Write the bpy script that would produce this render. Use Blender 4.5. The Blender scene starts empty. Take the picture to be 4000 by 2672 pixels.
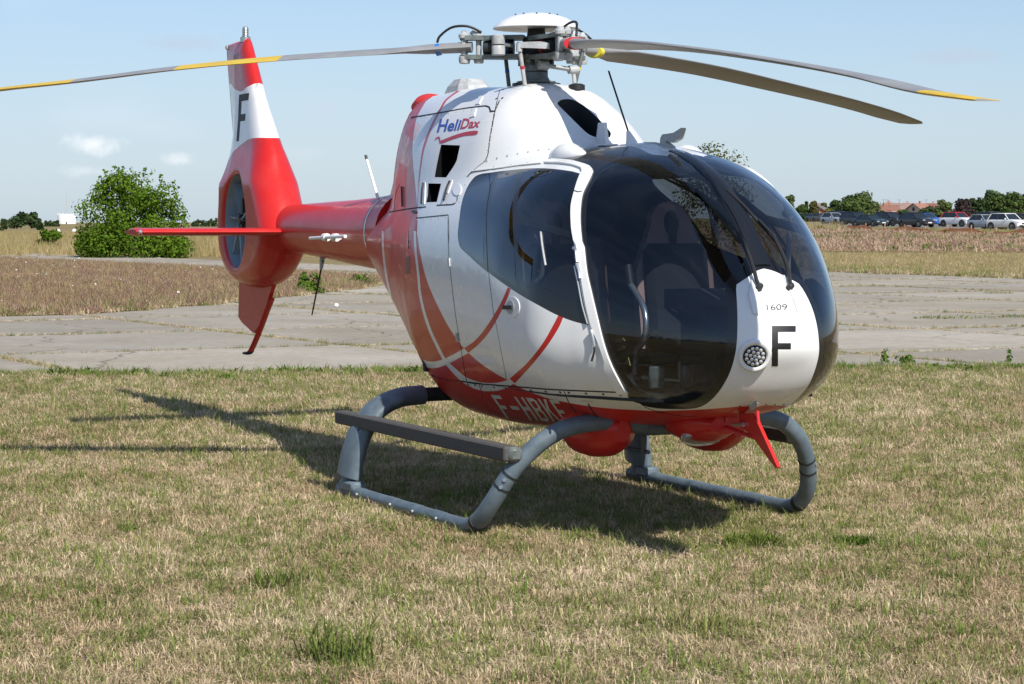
import bpy, bmesh, math, random
import numpy as np
from mathutils import Vector, Matrix
from mathutils.bvhtree import BVHTree
from mathutils.geometry import delaunay_2d_cdt
random.seed(7); RNG = np.random.default_rng(7)
scene = bpy.context.scene
COL = scene.collection
R = math.radians
# ------------------------------------------------------------------ camera, sky, sun, exposure
F_PX, CAM_H = 8868.0, 1.732                      # focal length in photo pixels (4000 wide), eye height in metres
PITCH = math.atan((1336 - 867.5) / F_PX)
HEAD = R(-65.12); MASTX, MASTY = 0.1504, 14.1078  # helicopter heading and mast position
cam_data = bpy.data.cameras.new('camera')
cam_data.sensor_width = 36; cam_data.lens = 36 * F_PX / 4000
cam_data.clip_start = 0.1; cam_data.clip_end = 20000
cam = bpy.data.objects.new('camera', cam_data); COL.objects.link(cam)
cam.location = (0, 0, CAM_H); cam.rotation_euler = (math.pi / 2 - PITCH, 0, 0)
scene.camera = cam
SUN = Vector((0.333, -0.667, 0.667)).normalized()  # direction towards the sun
SUN_EL = math.asin(SUN.z); SUN_ROT = math.atan2(SUN.x, SUN.y)
sl = bpy.data.lights.new('sun', 'SUN'); sl.energy = 4.3; sl.angle = R(0.53); sl.color = (1.0, 0.955, 0.88)
so = bpy.data.objects.new('sun', sl); COL.objects.link(so)
so.rotation_euler = SUN.to_track_quat('Z', 'Y').to_euler(); so.location = (20, -40, 40)
world = bpy.data.worlds.new('World'); scene.world = world; world.use_nodes = True
world.cycles.sampling_method = 'MANUAL'; world.cycles.sample_map_resolution = 256
wn, wl = world.node_tree.nodes, world.node_tree.links
for n in list(wn): wn.remove(n)
w_out = wn.new('ShaderNodeOutputWorld'); w_bg = wn.new('ShaderNodeBackground'); w_bg.inputs[1].default_value = 0.082
sky = wn.new('ShaderNodeTexSky'); sky.sky_type = 'NISHITA'; sky.sun_disc = False
sky.sun_elevation = SUN_EL; sky.sun_rotation = SUN_ROT; sky.altitude = 80
sky.air_density = 1.0; sky.dust_density = .6; sky.ozone_density = 1.6
# small scattered fair-weather clouds, spread over the whole sky
tc = wn.new('ShaderNodeTexCoord'); sep = wn.new('ShaderNodeSeparateXYZ'); wl.new(tc.outputs['Generated'], sep.inputs[0])
mp = wn.new('ShaderNodeMapping'); mp.inputs['Scale'].default_value = (1.0, 1.0, 2.6); mp.inputs['Location'].default_value = (3.37, 0.6, 0.48)
wl.new(tc.outputs['Generated'], mp.inputs[0])
nz = wn.new('ShaderNodeTexNoise'); nz.inputs['Scale'].default_value = 4.0; nz.inputs['Detail'].default_value = 4; nz.inputs['Roughness'].default_value = 0.55
wl.new(mp.outputs[0], nz.inputs['Vector'])
cr = wn.new('ShaderNodeMapRange'); cr.interpolation_type = 'SMOOTHSTEP'
cr.inputs[1].default_value = 0.60; cr.inputs[2].default_value = 0.85; cr.inputs[3].default_value = 0.0; cr.inputs[4].default_value = 0.35
wl.new(nz.outputs['Fac'], cr.inputs[0])
nz2 = wn.new('ShaderNodeTexNoise'); nz2.inputs['Scale'].default_value = 3.0; nz2.inputs['Detail'].default_value = 2
mp2 = wn.new('ShaderNodeMapping'); mp2.inputs['Scale'].default_value = (0.7, 0.7, 4.0); wl.new(tc.outputs['Generated'], mp2.inputs[0]); wl.new(mp2.outputs[0], nz2.inputs['Vector'])
cr2 = wn.new('ShaderNodeMapRange'); cr2.inputs[1].default_value = 0.42; cr2.inputs[2].default_value = 0.75; cr2.inputs[3].default_value = 0.10; cr2.inputs[4].default_value = 0.34
wl.new(nz2.outputs['Fac'], cr2.inputs[0])
mxh = wn.new('ShaderNodeMix'); mxh.data_type = 'RGBA'; mxh.inputs['B'].default_value = (4.4, 5.6, 7.2, 1)
tint = wn.new('ShaderNodeMix'); tint.data_type = 'RGBA'; tint.blend_type = 'MULTIPLY'; tint.inputs['Factor'].default_value = 1.0; tint.inputs['B'].default_value = (.82, .945, 1.14, 1); wl.new(sky.outputs[0], tint.inputs['A'])
wl.new(cr2.outputs[0], mxh.inputs['Factor']); wl.new(tint.outputs['Result'], mxh.inputs['A'])
mx = wn.new('ShaderNodeMix'); mx.data_type = 'RGBA'; mx.inputs['B'].default_value = (10.5, 10.8, 11.2, 1)
wl.new(cr.outputs[0], mx.inputs['Factor']); wl.new(mxh.outputs['Result'], mx.inputs['A'])
# low haze: the sky pales towards the horizon, all round
hz_ = wn.new('ShaderNodeMapRange'); hz_.inputs[1].default_value = 0.0; hz_.inputs[2].default_value = 0.16; hz_.inputs[3].default_value = 0.55; hz_.inputs[4].default_value = 0.0; hz_.interpolation_type = 'SMOOTHSTEP'
wl.new(sep.outputs['Z'], hz_.inputs[0])
mh = wn.new('ShaderNodeMix'); mh.data_type = 'RGBA'; mh.inputs['B'].default_value = (5.6, 6.6, 7.9, 1); wl.new(hz_.outputs[0], mh.inputs['Factor']); wl.new(mx.outputs['Result'], mh.inputs['A'])
last = mh.outputs['Result']
def sky_dir(px, py):
    v = Vector((0, math.cos(math.atan((1336 - 867.5) / F_PX)), -math.sin(math.atan((1336 - 867.5) / F_PX)))) + Vector((1, 0, 0)) * ((px - 2000) / F_PX) + Vector((0, math.sin(PITCH), math.cos(PITCH))) * ((1336 - py) / F_PX)
    return v.normalized()
CLOUDS = [(sky_dir(366, 566), .0125, .0050, .66, (10.2, 10.3, 10.6)), (sky_dir(702, 625), .0075, .0034, .42, (10.0, 10.1, 10.4)), (sky_dir(325, 668), .0105, .0030, .40, (8.6, 9.0, 9.6)), (sky_dir(716, 172), .0190, .0042, .50, (5.2, 5.8, 7.0)), (sky_dir(1262, 424), .0110, .0038, .35, (6.0, 6.7, 7.9)), (sky_dir(3730, 222), .0240, .0048, .50, (5.2, 5.8, 7.0)), (sky_dir(1180, 600), .012, .004, .28, (7.0, 7.5, 8.4))]
r0 = random.Random(3)
for _ in range(7):                                # the same kind of small clouds round the rest of the sky
    az, el = r0.uniform(.35, 5.93), r0.uniform(.04, .5); CLOUDS.append((Vector((math.sin(az) * math.cos(el), math.cos(az) * math.cos(el), math.sin(el))), r0.uniform(.015, .05), r0.uniform(.005, .014), .6, (9.5, 9.7, 10.0)))
nzc = wn.new('ShaderNodeTexNoise'); nzc.inputs['Scale'].default_value = 130; nzc.inputs['Detail'].default_value = 4; nzc.inputs['Roughness'].default_value = .6; wl.new(tc.outputs['Generated'], nzc.inputs['Vector'])
for c, sx, sz, op, colr in CLOUDS:
    v1 = wn.new('ShaderNodeVectorMath'); v1.operation = 'SUBTRACT'; wl.new(tc.outputs['Generated'], v1.inputs[0]); v1.inputs[1].default_value = c
    v2 = wn.new('ShaderNodeVectorMath'); v2.operation = 'MULTIPLY'; wl.new(v1.outputs[0], v2.inputs[0]); v2.inputs[1].default_value = (1 / sx, 1 / sx, 1 / sz)
    v3 = wn.new('ShaderNodeVectorMath'); v3.operation = 'LENGTH'; wl.new(v2.outputs[0], v3.inputs[0])
    ns = wn.new('ShaderNodeMath'); ns.operation = 'MULTIPLY_ADD'; ns.inputs[1].default_value = 2.0; ns.inputs[2].default_value = -1.0; wl.new(nzc.outputs['Fac'], ns.inputs[0])
    ad = wn.new('ShaderNodeMath'); ad.operation = 'SUBTRACT'; wl.new(v3.outputs['Value'], ad.inputs[0]); wl.new(ns.outputs[0], ad.inputs[1])
    m2 = wn.new('ShaderNodeMapRange'); m2.interpolation_type = 'SMOOTHSTEP'; m2.inputs[1].default_value = 1.25; m2.inputs[2].default_value = -.1; m2.inputs[3].default_value = 0; m2.inputs[4].default_value = op; wl.new(ad.outputs[0], m2.inputs[0])
    mc = wn.new('ShaderNodeMix'); mc.data_type = 'RGBA'; mc.inputs['B'].default_value = (*colr, 1); wl.new(m2.outputs[0], mc.inputs['Factor']); wl.new(last, mc.inputs['A']); last = mc.outputs['Result']
wl.new(last, w_bg.inputs[0]); wl.new(w_bg.outputs[0], w_out.inputs[0])
vs = scene.view_settings
vs.view_transform = 'Standard'; vs.look = 'None'; vs.exposure = 0.42; vs.gamma = 1.0; vs.use_curve_mapping = False
scene.cycles.max_bounces = 6; scene.cycles.diffuse_bounces = 2; scene.cycles.transparent_max_bounces = 16; scene.cycles.glossy_bounces = 4

# ------------------------------------------------------------------ pixel <-> place (numpy)
CP, SP = math.cos(PITCH), math.sin(PITCH)
C_FW, C_UP, C_RT, C_O = np.array([0, CP, -SP]), np.array([0, SP, CP]), np.array([1., 0, 0]), np.array([0, 0, CAM_H])
CH, SH = math.cos(HEAD), math.sin(HEAD)
HR = np.array([[CH, -SH, 0], [SH, CH, 0], [0, 0, 1]]); HT = np.array([MASTX, MASTY, 0])
def ray_w(x, y): return C_FW + C_RT * (x - 2000) / F_PX + C_UP * (1336 - y) / F_PX
def ray_h(x, y): return (C_O - HT) @ HR, ray_w(x, y) @ HR
def at_plane(x, y, axis=1, val=0.):               # pixel -> helicopter frame point on a plane
    o, d = ray_h(x, y); return o + d * (val - o[axis]) / d[axis]
def at_ground(x, y, z=0.):
    d = ray_w(x, y); return C_O + d * (z - CAM_H) / d[2]
def at_depth(x, y, dep):                          # world point at ground distance dep
    d = ray_w(x, y); return C_O + d * dep / d[1]
ZR = {'k': (0, 0, 4000 / 2347), '1': (1400, 0, .6388), '2': (2100, 500, .7652), '3': (1900, 500, .3407), '4': (2500, 450, .3507),
      '5': (1700, 600, .4464), '6': (1450, 900, .5102), '7': (2250, 950, .4464), '8': (2650, 950, .4785), 'c': (1400, 300, .3827),
      'm': (1800, 1450, .3407), 't': (800, 600, .5102), 'b': (2300, 1550, .4259), 'r': (1700, 30, .3407), 's': (3000, 600, .542), 'l': (0, 500, .6057)}
def Z(k, *pts):
    ox, oy, s = ZR[k]; return [(ox + s * x, oy + s * y) for x, y in pts]

# ------------------------------------------------------------------ materials
def new_mat(name):
    m = bpy.data.materials.new(name); m.use_nodes = True
    return m, m.node_tree.nodes, m.node_tree.links, m.node_tree.nodes['Principled BSDF']
def lin(r, g, b):                                  # sRGB 0-255 -> linear
    f = lambda c: (c / 255 / 12.92) if c / 255 <= .04045 else ((c / 255 + .055) / 1.055) ** 2.4
    return (f(r), f(g), f(b), 1)
def mat(name, col, rough=.5, metal=0., coat=0., var=0., vscale=8., bump=0., bscale=200., spec=.5):
    m, n, l, p = new_mat(name)
    p.inputs['Base Color'].default_value = (*col[:3], 1); p.inputs['Roughness'].default_value = rough
    p.inputs['Metallic'].default_value = metal; p.inputs['Coat Weight'].default_value = coat; p.inputs['Coat Roughness'].default_value = .04
    p.inputs['Specular IOR Level'].default_value = spec
    geo = n.new('ShaderNodeNewGeometry')
    if var > 0:
        t = n.new('ShaderNodeTexNoise'); t.inputs['Scale'].default_value = vscale; t.inputs['Detail'].default_value = 6
        l.new(geo.outputs['Position'], t.inputs['Vector'])
        mr = n.new('ShaderNodeMapRange'); mr.inputs[1].default_value = .3; mr.inputs[2].default_value = .7; mr.inputs[3].default_value = 1 - var; mr.inputs[4].default_value = 1 + var
        l.new(t.outputs['Fac'], mr.inputs[0])
        hs = n.new('ShaderNodeHueSaturation'); hs.inputs['Color'].default_value = (*col[:3], 1); l.new(mr.outputs[0], hs.inputs['Value']); l.new(hs.outputs[0], p.inputs['Base Color'])
        mr2 = n.new('ShaderNodeMapRange'); mr2.inputs[1].default_value = .3; mr2.inputs[2].default_value = .7; mr2.inputs[3].default_value = max(0, rough - .06); mr2.inputs[4].default_value = min(1, rough + .08)
        l.new(t.outputs['Fac'], mr2.inputs[0]); l.new(mr2.outputs[0], p.inputs['Roughness'])
    if bump > 0:
        t2 = n.new('ShaderNodeTexNoise'); t2.inputs['Scale'].default_value = bscale; t2.inputs['Detail'].default_value = 4; l.new(geo.outputs['Position'], t2.inputs['Vector'])
        bp = n.new('ShaderNodeBump'); bp.inputs['Strength'].default_value = bump; bp.inputs['Distance'].default_value = .01; l.new(t2.outputs['Fac'], bp.inputs['Height']); l.new(bp.outputs[0], p.inputs['Normal'])
    return m
M = {}
def paint(name, col, rough=.28, coat=.40):
    """lacquered panel: faint waviness in the reflection, thin dust"""
    m, n, l, p = new_mat(name)
    geo = n.new('ShaderNodeNewGeometry')
    t = n.new('ShaderNodeTexNoise'); t.inputs['Scale'].default_value = 5; t.inputs['Detail'].default_value = 7; t.inputs['Roughness'].default_value = .65; l.new(geo.outputs['Position'], t.inputs['Vector'])
    mr = n.new('ShaderNodeMapRange'); mr.inputs[1].default_value = .35; mr.inputs[2].default_value = .75; mr.inputs[3].default_value = 0; mr.inputs[4].default_value = .05; l.new(t.outputs['Fac'], mr.inputs[0])
    mixc = n.new('ShaderNodeMix'); mixc.data_type = 'RGBA'; mixc.inputs['A'].default_value = (*col[:3], 1); mixc.inputs['B'].default_value = (.30, .26, .21, 1)
    l.new(mr.outputs[0], mixc.inputs['Factor']); l.new(mixc.outputs['Result'], p.inputs['Base Color'])
    mr2 = n.new('ShaderNodeMapRange'); mr2.inputs[1].default_value = .3; mr2.inputs[2].default_value = .8; mr2.inputs[3].default_value = rough - .05; mr2.inputs[4].default_value = rough + .12; l.new(t.outputs['Fac'], mr2.inputs[0]); l.new(mr2.outputs[0], p.inputs['Roughness'])
    p.inputs['Coat Weight'].default_value = coat; p.inputs['Coat Roughness'].default_value = .05; p.inputs['Specular IOR Level'].default_value = .3
    w = n.new('ShaderNodeTexNoise'); w.inputs['Scale'].default_value = 6; w.inputs['Detail'].default_value = 1; l.new(geo.outputs['Position'], w.inputs['Vector'])
    bp = n.new('ShaderNodeBump'); bp.inputs['Strength'].default_value = .35; bp.inputs['Distance'].default_value = .006; l.new(w.outputs['Fac'], bp.inputs['Height'])
    l.new(bp.outputs[0], p.inputs['Coat Normal'])
    return m
M['white'] = paint('white_paint', (.80, .80, .79))
M['red'] = paint('red_paint', (.54, .018, .016), .33, .22)
M['black_gloss'] = mat('black_gloss', (.008, .009, .011), .22, coat=.25)
M['black'] = mat('black_rubber', (.012, .012, .013), .55)
M['hole'] = mat('dark_opening', (.004, .004, .004), .9, spec=.1)
M['seam'] = mat('seam_gap', (.01, .01, .01), .8)
M['grey'] = mat('skid_grey_paint', (.115, .150, .175), .42, var=.18, vscale=14, bump=.12, bscale=90)
M['grey_light'] = mat('light_grey_paint', (.40, .41, .41), .45, var=.15, vscale=30)
M['hub_grey'] = mat('hub_grey_metal', (.15, .17, .16), .45, metal=.3, var=.25, vscale=25)
M['hub_dark'] = mat('hub_dark_metal', (.035, .038, .038), .5, metal=.3, var=.3, vscale=30)
M['steel'] = mat('bare_steel', (.55, .55, .54), .3, metal=.9)
M['step'] = mat('grip_step', (.085, .080, .074), .8, var=.2, vscale=60, bump=.5, bscale=400)
M['blade'] = mat('blade_grey', (.26, .26, .255), .42, var=.12, vscale=6)
M['yellow'] = mat('blade_yellow', (.62, .42, .035), .45, var=.08)
M['lining'] = mat('cabin_lining', (.030, .030, .033), .8, var=.15)
M['mauve'] = mat('seat_shell', (.42, .26, .22), .6)
M['seat'] = mat('seat_fabric', (.02, .021, .024), .9, bump=.4, bscale=300)
M['silver'] = mat('silver_tube', (.6, .6, .6), .25, metal=.8)
M['blue_band'] = mat('blue_band', (.01, .14, .5), .5)
M['red_band'] = mat('red_band', (.5, .02, .03), .5)
M['yellow_band'] = mat('yellow_band', (.6, .5, .05), .5)
M['logo_blue'] = mat('logo_blue', (.02, .06, .36), .35)
M['logo_red'] = mat('logo_red', (.48, .02, .03), .35)
M['lamp'] = mat('lamp_reflector', (.75, .76, .78), .12, metal=.6)
M['paper'] = mat('yellow_card', (.5, .42, .15), .8)
def glass_mat(name, tint, ior=1.5, rough=0.0):
    m = bpy.data.materials.new(name); m.use_nodes = True; n, l = m.node_tree.nodes, m.node_tree.links
    for x in list(n): n.remove(x)
    o = n.new('ShaderNodeOutputMaterial'); t = n.new('ShaderNodeBsdfTransparent'); t.inputs[0].default_value = (*tint, 1)
    g = n.new('ShaderNodeBsdfGlossy'); g.inputs['Roughness'].default_value = rough; g.inputs[0].default_value = (.95, .97, 1, 1)
    geo = n.new('ShaderNodeNewGeometry'); w = n.new('ShaderNodeTexNoise'); w.inputs['Scale'].default_value = 3; w.inputs['Detail'].default_value = 1; l.new(geo.outputs['Position'], w.inputs['Vector'])
    bp = n.new('ShaderNodeBump'); bp.inputs['Strength'].default_value = .25; bp.inputs['Distance'].default_value = .008; l.new(w.outputs['Fac'], bp.inputs['Height']); l.new(bp.outputs[0], g.inputs['Normal'])
    f = n.new('ShaderNodeFresnel'); bi = n.new('ShaderNodeMapRange'); bi.inputs[3].default_value = ior; bi.inputs[4].default_value = 1 / ior; l.new(geo.outputs['Backfacing'], bi.inputs[0]); l.new(bi.outputs[0], f.inputs[0])   # a thin pane: no total internal reflection
    # two surfaces of the pane: about twice the single-surface reflection
    mm = n.new('ShaderNodeMath'); mm.operation = 'MULTIPLY'; mm.inputs[1].default_value = 1.3; mm.use_clamp = True; l.new(f.outputs[0], mm.inputs[0])
    mx = n.new('ShaderNodeMixShader'); l.new(mm.outputs[0], mx.inputs[0]); l.new(t.outputs[0], mx.inputs[1]); l.new(g.outputs[0], mx.inputs[2]); l.new(mx.outputs[0], o.inputs[0])
    return m
M['glass'] = glass_mat('windshield_glass', (.54, .58, .62))
M['glass_dark'] = glass_mat('tinted_glass', (.26, .27, .28))
M['clear'] = glass_mat('lamp_glass', (.92, .94, .95))
# ------------------------------------------------------------------ object helpers
def tag(o, label=None, cat=None, group=None, kind=None):
    if label: o['label'] = label
    if cat: o['category'] = cat
    if group: o['group'] = group
    if kind: o['kind'] = kind
    return o
def empty(name, loc=(0, 0, 0), rz=0., parent=None):
    o = bpy.data.objects.new(name, None); COL.objects.link(o); o.location = loc; o.rotation_euler = (0, 0, rz); o.empty_display_size = .3
    if parent: o.parent = parent
    return o
class MB:
    """collects pieces into one mesh"""
    def __init__(s): s.v, s.f, s.m, s.n = [], [], [], 0
    def add(s, v, f, mi=0):
        s.v.append(np.asarray(v, float).reshape(-1, 3)); s.f += [tuple(i + s.n for i in q) for q in f]; s.m += [mi] * len(f); s.n += len(s.v[-1]); return s
    def box(s, c, d, rot=None, mi=0, bev=0.):
        if bev > 0:
            x, y, z = [q / 2 for q in d]; V = []; b = min(bev, x * .9, y * .9, z * .9)
            for sx in (-1, 1):
                for sy in (-1, 1):
                    for sz in (-1, 1):
                        V += [(sx * x, sy * (y - b), sz * (z - b)), (sx * (x - b), sy * y, sz * (z - b)), (sx * (x - b), sy * (y - b), sz * z)]
            bm = bmesh.new(); vs = [bm.verts.new(q) for q in V]; bmesh.ops.convex_hull(bm, input=vs); bm.verts.index_update()
            fs = [tuple(q.index for q in f.verts) for f in bm.faces]; V = np.array([q.co[:] for q in bm.verts]); bm.free()
        else:
            x, y, z = [q / 2 for q in d]
            V = np.array([(-x, -y, -z), (x, -y, -z), (x, y, -z), (-x, y, -z), (-x, -y, z), (x, -y, z), (x, y, z), (-x, y, z)])
            fs = [(3, 2, 1, 0), (4, 5, 6, 7), (0, 1, 5, 4), (1, 2, 6, 5), (2, 3, 7, 6), (3, 0, 4, 7)]
        if rot is not None: V = V @ np.array(rot).T
        return s.add(V + np.asarray(c), fs, mi)
    def tube(s, path, rad, seg=12, mi=0, cap=True, sq=(1, 1), upv=(0, 0, 1)):
        P = np.asarray(path, float); n = len(P); rad = np.broadcast_to(np.asarray(rad, float), (n,))
        T = np.gradient(P, axis=0); T /= np.linalg.norm(T, axis=1)[:, None] + 1e-12
        up = np.asarray(upv, float)
        if abs(T[0] @ up) > .95: up = np.array([1., 0, 0]) if abs(T[0][0]) < .9 else np.array([0, 1., 0])
        V = []; N = up
        for i in range(n):
            N = N - T[i] * (N @ T[i]); N /= np.linalg.norm(N) + 1e-12; B = np.cross(T[i], N)
            a = np.linspace(0, 2 * np.pi, seg, endpoint=False)
            V.append(P[i] + rad[i] * (sq[0] * np.cos(a)[:, None] * B + sq[1] * np.sin(a)[:, None] * N))
        fs = [(i * seg + j, i * seg + (j + 1) % seg, (i + 1) * seg + (j + 1) % seg, (i + 1) * seg + j) for i in range(n - 1) for j in range(seg)]
        if cap: fs += [tuple(range(seg))[::-1], tuple((n - 1) * seg + j for j in range(seg))]
        return s.add(np.concatenate(V), fs, mi)
    def lathe(s, prof, c=(0, 0, 0), axis=(0, 0, 1), seg=32, mi=0):
        """prof: list of (radius, height) along axis"""
        ax = Vector(axis).normalized(); q = Vector((0, 0, 1)).rotation_difference(ax).to_matrix(); q = np.array(q)
        a = np.linspace(0, 2 * np.pi, seg, endpoint=False); V = []
        for r, h in prof: V.append(np.stack([r * np.cos(a), r * np.sin(a), np.full(seg, h)], -1))
        V = np.concatenate(V) @ q.T + np.asarray(c); n = len(prof)
        fs = [(i * seg + j, i * seg + (j + 1) % seg, (i + 1) * seg + (j + 1) % seg, (i + 1) * seg + j) for i in range(n - 1) for j in range(seg)]
        if prof[0][0] > 1e-6: fs.append(tuple(range(seg))[::-1])
        if prof[-1][0] > 1e-6: fs.append(tuple((n - 1) * seg + j for j in range(seg)))
        return s.add(V, fs, mi)
    def prism(s, poly, t, frame=None, mi=0):
        """poly: 3D points of a planar outline; t: thickness vector (extruded both ways by half)"""
        P = np.asarray(poly, float); t = np.asarray(t, float) / 2; n = len(P)
        V = np.concatenate([P - t, P + t])
        fs = [tuple(range(n))[::-1], tuple(range(n, 2 * n))] + [(i, (i + 1) % n, n + (i + 1) % n, n + i) for i in range(n)]
        return s.add(V, fs, mi)
    def loft(s, secs, mi=0, cap=True):
        S = [np.asarray(q, float) for q in secs]; k = len(S[0]); n = len(S)
        fs = [(i * k + j, i * k + (j + 1) % k, (i + 1) * k + (j + 1) % k, (i + 1) * k + j) for i in range(n - 1) for j in range(k)]
        if cap: fs += [tuple(range(k))[::-1], tuple((n - 1) * k + j for j in range(k))]
        return s.add(np.concatenate(S), fs, mi)
    def build(s, name, mats, parent=None, smooth=True, angle=40, loc=None, recalc=True):
        if not isinstance(mats, (list, tuple)): mats = [mats]
        me = bpy.data.meshes.new(name)
        V = np.concatenate(s.v) if s.v else np.zeros((0, 3))
        me.from_pydata(V.tolist(), [], s.f)
        for m in mats: me.materials.append(m)
        if len(mats) > 1: me.polygons.foreach_set('material_index', s.m)
        if recalc:
            bm = bmesh.new(); bm.from_mesh(me); bmesh.ops.recalc_face_normals(bm, faces=bm.faces); bm.to_mesh(me); bm.free()
        if smooth:
            me.polygons.foreach_set('use_smooth', [True] * len(me.polygons))
            try: me.set_sharp_from_angle(angle=R(angle))
            except Exception: pass
        me.update()
        o = bpy.data.objects.new(name, me); COL.objects.link(o)
        if parent: o.parent = parent
        if loc is not None: o.location = loc
        return o
def catmull(P, step=None, n=8):
    P = np.asarray(P, float)
    if len(P) < 3: 
        m = n if step is None else max(1, int(np.linalg.norm(P[-1] - P[0]) / step))
        return np.stack([P[0] + (P[-1] - P[0]) * t for t in np.linspace(0, 1, m + 1)])
    Q = np.vstack([2 * P[0] - P[1], P, 2 * P[-1] - P[-2]]); out = []
    for i in range(1, len(Q) - 2):
        p0, p1, p2, p3 = Q[i - 1:i + 3]
        m = n if step is None else max(1, int(np.linalg.norm(p2 - p1) / step))
        t = np.linspace(0, 1, m, endpoint=False)[:, None]
        out.append(.5 * ((2 * p1) + (-p0 + p2) * t + (2 * p0 - 5 * p1 + 4 * p2 - p3) * t ** 2 + (-p0 + 3 * p1 - 3 * p2 + p3) * t ** 3))
    out.append(P[-1:]); return np.vstack(out)
def pip(poly, pts):
    poly = np.asarray(poly, float); pts = np.asarray(pts, float); x, y = pts[:, 0], pts[:, 1]; c = np.zeros(len(pts), bool)
    x0, y0 = poly[:, 0], poly[:, 1]; x1, y1 = np.roll(x0, -1), np.roll(y0, -1)
    for a, b, d, e in zip(x0, y0, x1, y1):
        if b == e: continue
        k = ((b > y) != (e > y)) & (x < (d - a) * (y - b) / (e - b) + a); c ^= k
    return c
def smooth_noise(x, seed=0):
    return sum(math.sin(x * f * 1.7 + seed * 3.1 + p) / f for f, p in ((1, .3), (2.3, 1.7), (5.1, 4.0), (9.7, 2.2))) / 1.8
# ------------------------------------------------------------------ helicopter hull (sections fitted to the outline)
XN = 2.94
KX = np.array([2.94, 2.88, 2.72, 2.45, 2.12, 1.76, 1.40, 1.0, 0.6, 0.2, -0.3, -0.8, -1.2, -1.6, -2.0, -2.4])
TAB = dict(
 zt=[1.12, 1.308, 1.486, 1.789, 2.012, 2.122, 2.164, 2.162, 2.145, 2.137, 2.124, 2.083, 2.023, 1.943, 1.858, 1.769],
 zb=[1.12, 0.994, 0.827, 0.719, 0.666, 0.608, 0.566, 0.53, 0.502, 0.487, 0.492, 0.619, 0.805, 1.001, 1.191, 1.382],
 c=[1.12, 1.098, 1.112, 1.109, 1.128, 1.154, 1.201, 1.262, 1.314, 1.332, 1.371, 1.445, 1.511, 1.563, 1.581, 1.604],
 w=[0.0, 0.202, 0.424, 0.628, 0.796, 0.903, 0.908, 0.876, 0.839, 0.796, 0.727, 0.595, 0.492, 0.406, 0.303, 0.217],
 nt=[2.0, 2.05, 2.1, 2.15, 2.2, 2.3, 2.4, 2.5, 2.5, 2.5, 2.5, 2.4, 2.3, 2.2, 2.1, 2.0],
 nb=[2.0, 2.1, 2.2, 2.3, 2.3, 2.3, 2.3, 2.3, 2.3, 2.3, 2.3, 2.2, 2.2, 2.1, 2.1, 2.0],
 wc=[0.0, 0.079, 0.138, 0.201, 0.268, 0.326, 0.384, 0.487, 0.582, 0.629, 0.61, 0.536, 0.437, 0.325, 0.157, 0.03],
 zc=[1.12, 1.186, 1.259, 1.43, 1.56, 1.664, 1.832, 2.136, 2.449, 2.582, 2.583, 2.604, 2.597, 2.581, 2.306, 1.954],
 nc=[2.5] * 16)
def pchip(x, y, xq):
    x = np.asarray(x, float); y = np.asarray(y, float); h = np.diff(x); d = np.diff(y) / h; m = np.zeros_like(y)
    for i in range(1, len(x) - 1):
        if d[i - 1] * d[i] > 0:
            w1 = 2 * h[i] + h[i - 1]; w2 = h[i] + 2 * h[i - 1]; m[i] = (w1 + w2) / (w1 / d[i - 1] + w2 / d[i])
    m[0] = d[0]; m[-1] = d[-1]
    i = np.clip(np.searchsorted(x, xq) - 1, 0, len(x) - 2); t = (xq - x[i]) / h[i]
    return (1 + 2 * t) * (1 - t) ** 2 * y[i] + t * (1 - t) ** 2 * h[i] * m[i] + t * t * (3 - 2 * t) * y[i + 1] + t * t * (t - 1) * h[i] * m[i + 1]
KS = np.sqrt(np.maximum(XN - KX, 0)); SMAX = float(KS[-1])
def hull(s, th):
    """s = sqrt(nose - x), th: 0 = left side, 90 deg = top, 180 deg = right side"""
    s = np.asarray(s, float); th = np.asarray(th, float)
    g = {k: pchip(KS, v, s) for k, v in TAB.items()}
    cy, sz = np.cos(th), np.sin(th); a = np.abs(cy) + 1e-9; b = np.abs(sz) + 1e-9
    w = np.maximum(g['w'], 1e-6); ht = np.maximum(g['zt'] - g['c'], 1e-6); hb = np.maximum(g['c'] - g['zb'], 1e-6)
    n = np.where(sz >= 0, g['nt'], g['nb']); h = np.where(sz >= 0, ht, hb)
    r1 = ((a / w) ** n + (b / h) ** n) ** (-1 / n)
    hc = np.maximum(g['zc'] - g['c'], 1e-6); wc = np.maximum(g['wc'], 1e-6)
    r2 = ((a / wc) ** g['nc'] + (b / hc) ** g['nc']) ** (-1 / g['nc'])
    p = 22.; mx_ = np.maximum(r1, r2)
    r = np.where(sz > 0, mx_ * ((r1 / mx_) ** p + (r2 / mx_) ** p) ** (1 / p), r1)
    x = XN - s * s; y = r * cy
    # trough of the air intake in the cowling's front
    g1 = np.exp(-((x - .62) / .34) ** 4) * np.exp(-(np.abs(y) / .155) ** 3) * (sz > 0)
    r = r - .075 * g1
    return np.stack([x + 0 * r, r * cy, g['c'] + r * sz], -1)
def hull_n(s, th):
    s = np.asarray(s, float); th = np.asarray(th, float); e = 1e-3
    ss = np.clip(s, .02, SMAX - .002)
    a = hull(ss + e, th) - hull(ss - e, th); b = hull(ss, th + e) - hull(ss, th - e)
    n = np.cross(b, a); n /= np.linalg.norm(n, axis=-1, keepdims=True) + 1e-12
    c = np.stack([0 * ss, np.cos(th), np.sin(th)], -1); fl = np.sum(n * c, -1, keepdims=True) < 0
    return np.where(fl, -n, n)
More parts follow.
